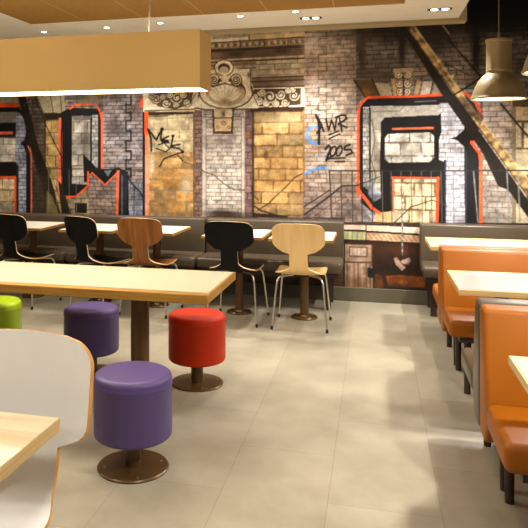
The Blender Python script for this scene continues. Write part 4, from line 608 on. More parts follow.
('G',(1.47,2.871),0.784,0.392,(20,16,14),0.8),
('P',[(-0.21,2.181),(-0.028,2.176),(0.047,1.997),(-0.085,1.991),(-0.124,2.021)],(96,76,50),1.0,0.12),
('P',[(-0.009,2.146),(0.132,2.132),(0.169,1.995),(0.057,1.987)],(176,160,134),1.0,0.12),
('P',[(0.15,2.18),(0.197,2.179),(0.216,2.004),(0.178,2.004)],(190,160,112),1.0,0.12),
('P',[(0.391,2.164),(0.428,2.153),(0.4,2.009),(0.364,2.01)],(176,146,100),1.0,0.12),
('P',[(0.446,2.143),(0.537,2.15),(0.51,2.007),(0.419,2.009)],(184,166,144),1.0,0.12),
('P',[(0.555,2.159),(0.672,2.175),(0.708,2.012),(0.528,2.006)],(150,132,112),1.0,0.12),
('G',(-0.076,2.049),0.059,0.049,(150,100,40),0.6),
('L',[(-0.2,2.181),(-0.085,2.0)],0.0118,(40,30,22),1.0),
('L',[(-0.028,2.185),(0.057,1.987)],0.0118,(40,30,22),1.0),
('L',[(0.537,2.15),(0.51,2.007)],0.0098,(50,38,28),1.0),
('P',[(0.169,2.258),(0.354,2.271),(0.336,2.001),(0.216,1.994)],(150,130,104),1.0,0.12),
('L',[(0.251,2.216),(0.243,2.196),(0.225,2.186),(0.207,2.189),(0.194,2.201),(0.191,2.218),(0.197,2.231),(0.209,2.238),(0.221,2.235),(0.229,2.227),(0.23,2.217),(0.225,2.21),(0.219,2.208),(0.213,2.21),(0.211,2.214)],0.0255,(44,32,22),0.85),
('L',[(0.251,2.219),(0.243,2.199),(0.225,2.189),(0.207,2.192),(0.194,2.204),(0.191,2.221),(0.197,2.234),(0.209,2.24),(0.221,2.238),(0.229,2.23),(0.23,2.22),(0.225,2.213),(0.219,2.21),(0.213,2.213),(0.211,2.217)],0.0147,(236,220,186),0.85),
('P',[(0.223,2.217),(0.223,2.214),(0.222,2.212),(0.22,2.21),(0.218,2.209),(0.216,2.209),(0.213,2.21),(0.211,2.211),(0.209,2.213),(0.208,2.215),(0.208,2.217),(0.208,2.22),(0.209,2.222),(0.211,2.224),(0.213,2.225),(0.216,2.225),(0.218,2.225),(0.22,2.224),(0.222,2.222),(0.223,2.219)],(224,206,170),1.0,0.15),
('L',[(0.273,2.215),(0.282,2.195),(0.299,2.184),(0.317,2.185),(0.33,2.197),(0.333,2.214),(0.326,2.227),(0.315,2.234),(0.303,2.233),(0.295,2.225),(0.295,2.215),(0.299,2.207),(0.305,2.205),(0.311,2.207),(0.313,2.211)],0.0255,(44,32,22),0.85),
('L',[(0.273,2.218),(0.282,2.198),(0.299,2.187),(0.317,2.188),(0.33,2.2),(0.333,2.216),(0.326,2.23),(0.315,2.237),(0.303,2.235),(0.295,2.227),(0.295,2.218),(0.299,2.21),(0.305,2.208),(0.311,2.21),(0.313,2.214)],0.0147,(236,220,186),0.85),
('P',[(0.316,2.214),(0.316,2.212),(0.315,2.209),(0.313,2.208),(0.311,2.207),(0.308,2.206),(0.306,2.207),(0.304,2.208),(0.302,2.21),(0.301,2.212),(0.301,2.215),(0.301,2.217),(0.302,2.219),(0.304,2.221),(0.306,2.222),(0.308,2.222),(0.311,2.222),(0.313,2.221),(0.315,2.219),(0.316,2.217)],(224,206,170),1.0,0.15),
('L',[(0.199,2.13),(0.207,2.11),(0.225,2.099),(0.243,2.1),(0.256,2.112),(0.259,2.129),(0.252,2.143),(0.241,2.149),(0.229,2.147),(0.221,2.139),(0.22,2.13),(0.225,2.122),(0.231,2.12),(0.237,2.122),(0.239,2.126)],0.0255,(44,32,22),0.85),
('L',[(0.199,2.133),(0.207,2.113),(0.225,2.102),(0.243,2.103),(0.256,2.115),(0.259,2.131),(0.252,2.145),(0.241,2.152),(0.229,2.15),(0.221,2.142),(0.22,2.133),(0.225,2.125),(0.231,2.123),(0.237,2.125),(0.239,2.129)],0.0147,(236,220,186),0.85),
('P',[(0.242,2.129),(0.242,2.127),(0.241,2.124),(0.239,2.123),(0.237,2.121),(0.234,2.121),(0.232,2.122),(0.23,2.123),(0.228,2.125),(0.227,2.127),(0.227,2.129),(0.227,2.132),(0.228,2.134),(0.23,2.136),(0.232,2.137),(0.234,2.137),(0.237,2.137),(0.239,2.136),(0.241,2.134),(0.242,2.132)],(224,206,170),1.0,0.15),
('L',[(0.334,2.127),(0.326,2.107),(0.309,2.097),(0.29,2.099),(0.278,2.112),(0.275,2.128),(0.281,2.142),(0.293,2.148),(0.305,2.145),(0.312,2.137),(0.313,2.127),(0.309,2.12),(0.302,2.118),(0.297,2.12),(0.295,2.124)],0.0255,(44,32,22),0.85),
('L',[(0.334,2.129),(0.326,2.109),(0.309,2.099),(0.29,2.102),(0.278,2.115),(0.275,2.131),(0.281,2.145),(0.293,2.151),(0.305,2.148),(0.312,2.14),(0.313,2.13),(0.309,2.123),(0.302,2.121),(0.297,2.123),(0.295,2.127)],0.0147,(236,220,186),0.85),
('P',[(0.307,2.127),(0.306,2.125),(0.305,2.123),(0.304,2.121),(0.301,2.12),(0.299,2.119),(0.297,2.12),(0.295,2.121),(0.293,2.123),(0.292,2.125),(0.291,2.128),(0.292,2.13),(0.293,2.132),(0.295,2.134),(0.297,2.135),(0.299,2.136),(0.301,2.135),(0.304,2.134),(0.305,2.132),(0.306,2.13)],(224,206,170),1.0,0.15),
('L',[(0.27,2.051),(0.261,2.031),(0.244,2.021),(0.225,2.023),(0.213,2.036),(0.21,2.052),(0.216,2.066),(0.228,2.072),(0.24,2.07),(0.247,2.061),(0.248,2.051),(0.244,2.044),(0.237,2.042),(0.232,2.044),(0.23,2.048)],0.0255,(44,32,22),0.85),
('L',[(0.27,2.054),(0.261,2.034),(0.244,2.024),(0.225,2.026),(0.213,2.039),(0.21,2.055),(0.216,2.069),(0.228,2.075),(0.24,2.072),(0.247,2.064),(0.248,2.054),(0.244,2.047),(0.237,2.045),(0.232,2.047),(0.23,2.051)],0.0147,(236,220,186),0.85),
('P',[(0.242,2.051),(0.242,2.049),(0.241,2.047),(0.239,2.045),(0.237,2.044),(0.234,2.044),(0.232,2.044),(0.23,2.045),(0.228,2.047),(0.227,2.049),(0.227,2.052),(0.227,2.054),(0.228,2.057),(0.23,2.058),(0.232,2.059),(0.234,2.06),(0.237,2.059),(0.239,2.058),(0.241,2.056),(0.242,2.054)],(224,206,170),1.0,0.15),
('L',[(0.264,2.051),(0.272,2.03),(0.29,2.02),(0.308,2.021),(0.321,2.033),(0.324,2.049),(0.317,2.063),(0.305,2.07),(0.294,2.068),(0.286,2.06),(0.285,2.05),(0.29,2.043),(0.296,2.041),(0.301,2.043),(0.303,2.047)],0.0255,(44,32,22),0.85),
('L',[(0.264,2.054),(0.272,2.033),(0.29,2.022),(0.308,2.024),(0.321,2.036),(0.324,2.052),(0.317,2.066),(0.305,2.073),(0.294,2.071),(0.286,2.063),(0.285,2.053),(0.29,2.046),(0.296,2.044),(0.301,2.046),(0.303,2.05)],0.0147,(236,220,186),0.85),
('P',[(0.307,2.05),(0.306,2.047),(0.305,2.045),(0.304,2.043),(0.301,2.042),(0.299,2.042),(0.297,2.042),(0.295,2.044),(0.293,2.045),(0.292,2.048),(0.291,2.05),(0.292,2.053),(0.293,2.055),(0.295,2.057),(0.297,2.058),(0.299,2.058),(0.301,2.058),(0.304,2.057),(0.305,2.055),(0.306,2.052)],(224,206,170),1.0,0.15),
('L',[(0.262,2.264),(0.271,2.002)],0.0137,(40,28,22),1.0),
('P',[(0.169,2.277),(0.364,2.28),(0.354,2.242),(0.178,2.238)],(178,156,120),1.0,0.12),
('B',[(-0.143,1.982),(0.956,1.997),(0.956,0.79),(-0.143,0.761)],0.043,0.1,(166,160,156),(110,104,102),0.07,0.0042,1.0),
('P',[(-0.162,1.805),(-0.133,1.923),(-0.066,1.99),(0.824,2.009),(0.912,1.922),(0.947,1.808),(0.938,1.582),(0.877,1.554),(0.947,1.441),(0.947,0.79),(0.824,0.787),(0.815,1.507),(0.744,1.583),(0.69,1.602),(0.797,1.678),(0.824,1.772),(0.797,1.848),(0.708,1.936),(0.6,1.938),(0.582,1.909),(-0.047,1.921),(-0.057,0.998),(-0.143,1.095)],(22,20,20),1,0.06),
('B',[(-0.114,1.912),(-0.052,1.911),(-0.052,1.038),(-0.114,1.037)],0.045,0.045,(176,170,158),(104,98,90),0.12,0.0042,1.0),
('P',[(-0.057,1.902),(-0.033,1.901),(-0.033,1.038),(-0.057,1.038)],(46,40,34),1.0,0.12),
('P',[(-0.038,1.911),(0.6,1.919),(0.6,1.794),(0.057,1.802),(0.057,1.079),(0.009,1.039),(-0.038,1.097)],(168,160,144),1,0.18),
('B',[(-0.009,1.744),(0.057,1.743),(0.057,1.079),(-0.009,1.058)],0.13,0.2,(182,172,150),(130,118,98),0.12,0.0042,1.0),
('L',[(-0.028,1.783),(0.0,1.587),(-0.038,1.391),(0.009,1.235),(-0.028,1.097)],0.0118,(70,58,46),0.7),
('L',[(-0.028,1.862),(0.234,1.867),(0.271,1.915)],0.0118,(96,88,78),0.6),
('L',[(0.373,1.952),(0.564,1.958)],0.0118,(150,150,150),0.6),
('G',(0.009,1.489),0.029,0.196,(110,98,80),0.5),
('P',[(0.057,1.763),(0.094,1.806),(0.609,1.823),(0.654,1.774),(0.654,1.488),(0.609,1.393),(0.645,1.374),(0.645,0.782),(0.057,0.766),(0.047,1.391)],(22,20,20),1,0.05),
('B',[(0.094,1.606),(0.122,1.645),(0.51,1.656),(0.546,1.622),(0.546,1.412),(0.51,1.373),(0.132,1.362),(0.094,1.401)],0.13,0.19,(200,192,174),(112,102,88),0.08,0.008,1.0),
('G',(0.271,1.537),0.025,0.078,(110,100,84),0.6),
('G',(0.428,1.614),0.029,0.02,(120,106,90),0.7),
('G',(0.428,1.421),0.025,0.039,(235,230,220),0.8),
('L',[(0.169,1.693),(0.537,1.699)],0.0218,(218,108,72),1.0),
('B',[(0.169,1.207),(0.582,1.211),(0.582,0.78),(0.169,0.769)],0.13,0.19,(206,182,142),(112,88,58),0.09,0.0085,1.0),
('L',[(0.16,1.221),(0.591,1.216)],0.0202,(226,86,40),1.0),
('L',[(0.169,1.217),(0.174,0.886)],0.0134,(218,108,72),1.0),
('L',[(0.582,1.22),(0.573,0.78)],0.0286,(226,86,40),1.0),
('G',(0.419,1.161),0.02,0.069,(90,76,56),0.6),
('G',(0.409,0.881),0.025,0.059,(110,90,60),0.6),
('B',[(0.6,1.938),(0.708,1.936),(0.779,1.877),(0.824,1.782),(0.815,1.677),(0.744,1.612),(0.681,1.593),(0.761,1.573),(0.815,1.516),(0.824,0.787),(0.645,0.782),(0.645,1.374),(0.591,1.393),(0.591,1.584),(0.609,1.651),(0.591,1.794)],0.043,0.1,(186,182,182),(126,122,122),0.07,0.0042,1.0),
('P',[(0.609,1.842),(0.614,1.651),(0.546,1.613),(0.546,1.785)],(22,20,20),1,0.05),
('G',(0.753,1.488),0.049,0.039,(110,98,94),0.6),
('G',(0.69,1.793),0.049,0.078,(130,126,126),0.5),
('P',[(0.636,1.393),(0.654,1.393),(0.654,0.782),(0.636,0.782)],(30,38,56),1.0,0.12),
('P',[(0.824,1.488),(0.841,1.469),(0.841,0.787),(0.824,0.787)],(60,70,84),0.6,0.12),
('P',[(-0.133,1.135),(-0.057,1.097),(-0.009,1.058),(0.057,1.04),(0.057,0.864),(-0.028,0.881),(-0.133,0.968)],(22,20,20),1,0.1),
('P',[(-0.057,1.214),(-0.009,1.156),(0.057,1.079),(0.057,1.02),(-0.009,0.98),(-0.066,1.057)],(150,152,158),0.8,0.4),
('B',[(-0.69,1.128),(-0.162,1.115),(-0.124,0.938),(0.0,0.764),(-0.69,0.816)],0.06,0.12,(128,110,100),(74,62,56),0.12,0.007,0.6),
('P',[(0.009,0.872),(0.169,0.895),(0.169,0.769),(-0.009,0.764)],(196,160,110),1.0,0.12),
('L',[(-0.159,1.036),(-0.159,1.785),(-0.152,1.903),(-0.114,1.971),(-0.066,2.005),(0.327,2.006),(0.69,2.017),(0.832,2.018),(0.903,1.969),(0.947,1.884),(0.956,1.77)],0.0252,(226,86,40),1.0),
('L',[(-0.159,1.095),(-0.085,0.998),(-0.028,0.921),(0.038,0.873)],0.0314,(236,94,50),1.0),
('L',[(-0.162,1.036),(-0.171,1.134)],0.0196,(236,94,50),1.0),
('L',[(0.881,1.563),(0.903,1.526),(0.951,1.459),(0.964,1.375),(0.964,0.791)],0.0274,(240,98,54),1.0),
('L',[(0.881,1.549),(0.921,1.582)],0.0216,(240,98,54),1.0),
('B',[(0.982,1.958),(1.241,1.953),(1.241,0.798),(0.982,0.791)],0.05,0.125,(168,154,138),(116,100,88),0.08,0.0042,1.0),
('P',[(1.233,2.0),(1.301,1.998),(1.301,0.8),(1.233,0.798)],(132,116,92),1.0,0.12),
('B',[(1.267,1.906),(2.281,1.887),(2.281,0.826),(1.267,0.799)],0.25,0.36,(206,186,148),(96,78,52),0.08,0.01,1.0),
('G',(1.301,1.301),0.078,0.294,(150,140,110),0.4),
('P',[(1.241,2.027),(2.281,2.003),(2.281,1.869),(1.241,1.888)],(90,76,58),1.0,0.12),
('P',[(0.234,2.682),(0.281,2.69),(0.929,1.695),(1.386,0.996),(1.637,0.607),(1.637,0.461),(1.386,0.839),(1.198,1.114),(1.112,1.15),(0.973,1.469),(0.6,2.043)],(34,28,22),1,0.25),
('P',[(0.281,2.69),(0.364,2.686),(0.6,2.33),(0.938,1.808),(1.386,1.191),(1.637,0.827),(1.637,0.662),(1.386,1.024),(1.06,1.525),(0.735,2.011)],(116,94,62),1,1.6),
('L',[(0.364,2.686),(0.6,2.33),(0.938,1.808),(1.386,1.191),(1.637,0.827)],0.0137,(200,176,130),0.8),
('L',[(0.336,2.648),(0.69,2.117)],0.0196,(196,172,124),0.45),
('L',[(0.281,2.69),(0.735,2.011),(1.06,1.525),(1.386,1.024)],0.0098,(70,48,28),0.8),
('P',[(0.735,1.992),(0.85,1.99),(0.991,1.789),(0.956,1.714)],(70,58,46),0.6,0.3),
('P',[(-3.897,2.094),(-3.797,2.092),(-3.635,1.517),(-3.475,1.138),(-3.377,0.806),(-3.329,0.752),(-3.475,0.748),(-3.672,1.293)],(38,30,22),1,0.5),
('L',[(-3.772,2.092),(-3.598,1.517),(-3.353,0.884)],0.0098,(88,68,44),0.7),
('P',[(-3.549,1.048),(-3.475,0.982),(-3.377,0.751),(-3.536,0.747)],(112,100,60),1.0,0.12),
('P',[(-3.402,1.161),(-3.353,1.106),(-3.232,0.754),(-3.353,0.751)],(40,34,24),1,0.3),
('P',[(-3.709,1.27),(-3.536,1.16),(-3.536,0.747),(-3.709,0.742)],(54,44,34),0.7,0.12),
('L',[(-3.685,2.078),(-3.524,1.718),(-3.353,1.406)],0.0108,(28,22,18),1.0),
('L',[(-3.822,1.991),(-3.722,2.102)],0.0137,(80,70,48),1.0),
('L',[(0.627,2.663),(0.708,2.497),(0.973,2.166),(1.06,2.032)],0.0157,(34,28,24),1.0),
('L',[(0.627,2.673),(0.681,2.594)],0.0118,(170,150,110),1.0),
('L',[(0.69,1.993),(0.832,2.075),(0.973,2.175)],0.0157,(34,28,24),1.0),
('L',[(1.138,1.918),(1.25,1.767),(1.386,1.589),(1.637,1.258)],0.0176,(38,32,28),1.0),
('L',[(0.654,2.309),(0.868,2.188)],0.0098,(60,50,44),1.0),
('P',[(0.681,2.193),(0.735,2.211),(0.708,2.155)],(200,186,150),1.0,0.12),
('L',[(-0.443,1.281),(0.234,1.285),(1.637,1.299)],0.0127,(52,46,42),1.0),
('L',[(-3.734,1.284),(-3.089,1.285),(-2.666,1.277),(-2.403,1.278)],0.0108,(52,46,42),0.9),
('L',[(-0.438,1.281),(-0.413,0.753)],0.0127,(52,46,42),1.0),
('L',[(-0.326,1.281),(-0.318,0.776)],0.0088,(52,46,42),0.9),
('L',[(-0.219,1.282),(-0.212,0.778)],0.0088,(52,46,42),0.9),
('L',[(-0.128,1.283),(-0.121,0.781)],0.0088,(52,46,42),0.9),
('L',[(-0.028,1.283),(-0.021,0.783)],0.0088,(52,46,42),0.9),
('L',[(0.066,1.274),(0.075,0.786)],0.0108,(92,92,84),0.9),
('L',[(0.15,1.275),(0.16,0.788)],0.0108,(92,92,84),0.9),
('L',[(0.244,1.275),(0.253,0.791)],0.0108,(92,92,84),0.9),
('L',[(0.336,1.276),(0.345,0.793)],0.0108,(92,92,84),0.9),
('L',[(0.432,1.277),(0.441,0.796)],0.0108,(92,92,84),0.9),
('L',[(0.519,1.277),(0.528,0.798)],0.0108,(92,92,84),0.9),
('L',[(0.609,1.278),(0.618,0.8)],0.0108,(92,92,84),0.9),
('L',[(-3.518,1.271),(-3.511,0.758)],0.0088,(120,124,120),0.8),
('L',[(-3.426,1.272),(-3.419,0.761)],0.0088,(120,124,120),0.8),
('L',[(-3.269,1.273),(-3.261,0.764)],0.0088,(120,124,120),0.8),
('L',[(-3.184,1.274),(-3.177,0.766)],0.0088,(120,124,120),0.8),
('L',[(0.717,1.279),(0.726,0.803)],0.0137,(128,130,120),0.9),
('L',[(0.899,1.28),(0.938,0.809)],0.0137,(128,130,120),0.9),
('L',[(0.999,1.252),(1.017,0.811)],0.0137,(128,130,120),0.9),
('L',[(1.104,1.057),(1.112,0.813)],0.0137,(128,130,120),0.9),
('L',[(1.19,1.282),(1.207,0.816)],0.0137,(128,130,120),0.9),
('L',[(1.284,1.283),(1.301,0.818)],0.0137,(128,130,120),0.9),
('L',[(-0.69,0.917),(-0.433,1.091)],0.0118,(52,46,42),1.0),
('L',[(-0.69,0.836),(-0.433,1.032),(-0.316,1.133),(-0.162,1.139)],0.0167,(52,46,42),1.0),
('L',[(-0.61,0.808),(-0.433,0.942),(-0.277,1.024)],0.0098,(100,80,64),0.8),
('L',[(-0.028,0.783),(0.169,0.769),(0.336,0.938),(0.455,0.979),(0.528,1.009),(0.645,0.963)],0.0108,(84,60,44),1.0),
('L',[(0.271,1.082),(0.253,1.033),(0.281,0.995),(0.253,0.965)],0.0088,(96,80,66),1.0),
('L',[(-0.162,1.144),(-0.028,1.195),(0.066,1.235)],0.0098,(52,46,42),0.8),
('L',[(-0.433,0.763),(1.637,0.809)],0.0137,(60,46,38),1.0),
('P',[(-5.746,0.687),(-0.443,0.817),(-0.443,-0.005),(-5.746,-0.305)],(56,42,34),1.0,0.12),
('P',[(-0.443,0.752),(2.281,0.826),(2.281,0.149),(-0.443,-0.005)],(56,42,34),1.0,0.12),
('B',[(-5.746,0.464),(-0.287,0.638),(-0.287,0.004),(-5.746,-0.305)],0.11,0.3,(88,68,54),(48,36,30),0.2,0.0042,1.0),
('B',[(-5.746,0.687),(-0.287,0.821),(-0.287,0.598),(-5.746,0.416)],0.045,0.12,(104,88,78),(56,48,44),0.12,0.0042,1.0),
('P',[(-0.306,0.751),(-0.085,0.757),(-0.085,0.703),(-0.306,0.702)],(206,184,160),1.0,0.12),
('P',[(-0.085,0.752),(0.464,0.739),(0.464,0.681),(-0.085,0.698)],(222,200,170),1.0,0.12),
('L',[(-0.306,0.756),(0.464,0.753)],0.0118,(70,50,40),1.0),
('P',[(-0.306,0.687),(-0.085,0.683),(-0.085,0.605),(-0.306,0.607)],(170,162,120),1.0,0.12),
('L',[(-0.287,0.598),(-0.282,0.678)],0.0108,(176,172,130),1.0),
('L',[(-0.264,0.599),(-0.259,0.678)],0.0108,(134,146,84),1.0),
('L',[(-0.241,0.6),(-0.236,0.679)],0.0108,(176,172,130),1.0),
('L',[(-0.218,0.6),(-0.213,0.68)],0.0108,(134,146,84),1.0),
('L',[(-0.194,0.601),(-0.19,0.68)],0.0108,(176,172,130),1.0),
('L',[(-0.171,0.602),(-0.167,0.681)],0.0108,(134,146,84),1.0),
('L',[(-0.148,0.603),(-0.144,0.682)],0.0108,(176,172,130),1.0),
('L',[(-0.125,0.603),(-0.121,0.682)],0.0108,(134,146,84),1.0),
('L',[(-0.103,0.604),(-0.098,0.683)],0.0108,(176,172,130),1.0),
('P',[(-0.085,0.679),(0.464,0.662),(0.464,0.594),(-0.085,0.605)],(188,152,118),1.0,0.12),
('L',[(-0.066,0.664),(-0.028,0.617)],0.0078,(120,84,62),0.8),
('L',[(-0.019,0.663),(0.019,0.615)],0.0078,(120,84,62),0.8),
('L',[(0.028,0.661),(0.066,0.614)],0.0078,(120,84,62),0.8),
('L',[(0.075,0.66),(0.113,0.612)],0.0078,(120,84,62),0.8),
('L',[(0.122,0.659),(0.16,0.611)],0.0078,(120,84,62),0.8),
('L',[(0.169,0.657),(0.206,0.61)],0.0078,(120,84,62),0.8),
('L',[(0.216,0.656),(0.253,0.608)],0.0078,(120,84,62),0.8),
('L',[(0.262,0.654),(0.299,0.607)],0.0078,(120,84,62),0.8),
('L',[(0.308,0.653),(0.345,0.606)],0.0078,(120,84,62),0.8),
('L',[(0.354,0.651),(0.391,0.604)],0.0078,(120,84,62),0.8),
('L',[(0.4,0.65),(0.437,0.603)],0.0078,(120,84,62),0.8),
('L',[(-0.306,0.692),(-0.085,0.688),(0.464,0.666)],0.0108,(56,38,30),1.0),
('L',[(-0.306,0.597),(-0.085,0.595),(0.464,0.587)],0.0137,(44,30,22),1.0),
('L',[(-0.085,0.762),(-0.085,0.605)],0.0098,(70,52,42),1.0),
('P',[(-0.306,0.578),(0.464,0.585),(0.464,0.123),(-0.306,0.082)],(58,38,24),1.0,0.12),
('G',(0.234,0.518),0.196,0.049,(84,54,32),0.7),
('G',(0.188,0.342),0.196,0.078,(34,24,16),0.7),
('P',[(-0.287,0.558),(-0.028,0.558),(-0.019,0.097),(-0.287,0.083)],(160,132,108),1,0.3),
('P',[(-0.244,0.53),(-0.076,0.531),(-0.076,0.443),(-0.244,0.441)],(184,160,138),1,0.2),
('L',[(-0.244,0.53),(-0.076,0.531),(-0.076,0.443),(-0.244,0.441),(-0.244,0.53)],0.0098,(84,62,46),1.0),
('L',[(-0.21,0.522),(-0.21,0.443)],0.0059,(140,116,94),1.0),
('L',[(-0.171,0.523),(-0.171,0.444)],0.0059,(140,116,94),1.0),
('L',[(-0.133,0.524),(-0.133,0.446)],0.0059,(140,116,94),1.0),
('L',[(-0.287,0.38),(-0.028,0.386)],0.0127,(70,50,36),1.0),
('L',[(-0.268,0.361),(-0.264,0.104)],0.0127,(96,66,44),0.8),
('L',[(-0.229,0.363),(-0.225,0.106)],0.0127,(196,170,146),0.8),
('L',[(-0.2,0.364),(-0.196,0.108)],0.0127,(110,74,50),0.8),
('L',[(-0.162,0.366),(-0.158,0.11)],0.0127,(96,66,44),0.8),
('L',[(-0.124,0.367),(-0.12,0.112)],0.0127,(196,170,146),0.8),
('L',[(-0.085,0.369),(-0.082,0.114)],0.0127,(110,74,50),0.8),
('L',[(-0.047,0.371),(-0.044,0.116)],0.0127,(96,66,44),0.8),
('G',(-0.181,0.168),0.137,0.069,(120,72,36),0.5),
('P',[(-0.071,0.335),(0.0,0.333),(0.0,0.235),(-0.071,0.237)],(40,38,38),1.0,0.12),
('G',(-0.038,0.288),0.02,0.02,(16,16,16),0.9),
('L',[(-0.028,0.548),(-0.028,0.352)],0.0137,(86,66,50),1.0),
('P',[(0.104,0.26),(0.234,0.276),(0.464,0.267),(0.464,0.162),(0.122,0.163)],(150,84,36),0.8,0.4),
('P',[(0.0,0.275),(0.066,0.258),(0.085,0.142),(0.0,0.138)],(110,66,34),0.8,0.3),
('G',(0.188,0.167),0.137,0.029,(60,44,30),0.6),
('P',[(0.174,0.438),(0.206,0.449),(0.234,0.412),(0.318,0.449),(0.336,0.416),(0.308,0.381),(0.262,0.389),(0.285,0.346),(0.253,0.316),(0.197,0.371)],(156,128,112),1,0.25),
('L',[(0.206,0.449),(0.271,0.365),(0.308,0.395)],0.0088,(78,58,48),1.0),
('L',[(0.255,0.985),(0.257,0.967)],0.0147,(110,98,90),1.0),
('L',[(0.255,0.954),(0.257,0.936)],0.0147,(168,158,148),1.0),
('L',[(0.255,0.923),(0.257,0.905)],0.0147,(110,98,90),1.0),
('L',[(0.255,0.892),(0.257,0.874)],0.0147,(168,158,148),1.0),
('L',[(0.255,0.86),(0.257,0.843)],0.0147,(110,98,90),1.0),
('L',[(0.255,0.771),(0.257,0.812)],0.0147,(168,158,148),1.0),
('L',[(0.255,0.798),(0.257,0.781)],0.0147,(110,98,90),1.0),
('L',[(0.255,0.767),(0.257,0.75)],0.0147,(168,158,148),1.0),
('L',[(0.255,0.736),(0.257,0.719)],0.0147,(110,98,90),1.0),
('L',[(0.255,0.705),(0.257,0.688)],0.0147,(168,158,148),1.0),
('L',[(0.255,0.674),(0.257,0.657)],0.0147,(110,98,90),1.0),
('L',[(0.255,0.643),(0.257,0.626)],0.0147,(168,158,148),1.0),
('L',[(0.255,0.612),(0.257,0.595)],0.0147,(110,98,90),1.0),
('L',[(0.255,0.581),(0.257,0.564)],0.0147,(168,158,148),1.0),
('L',[(0.255,0.55),(0.257,0.533)],0.0147,(110,98,90),1.0),
('L',[(0.255,0.519),(0.257,0.502)],0.0147,(168,158,148),1.0),
('L',[(0.255,0.488),(0.257,0.471)],0.0147,(110,98,90),1.0)]
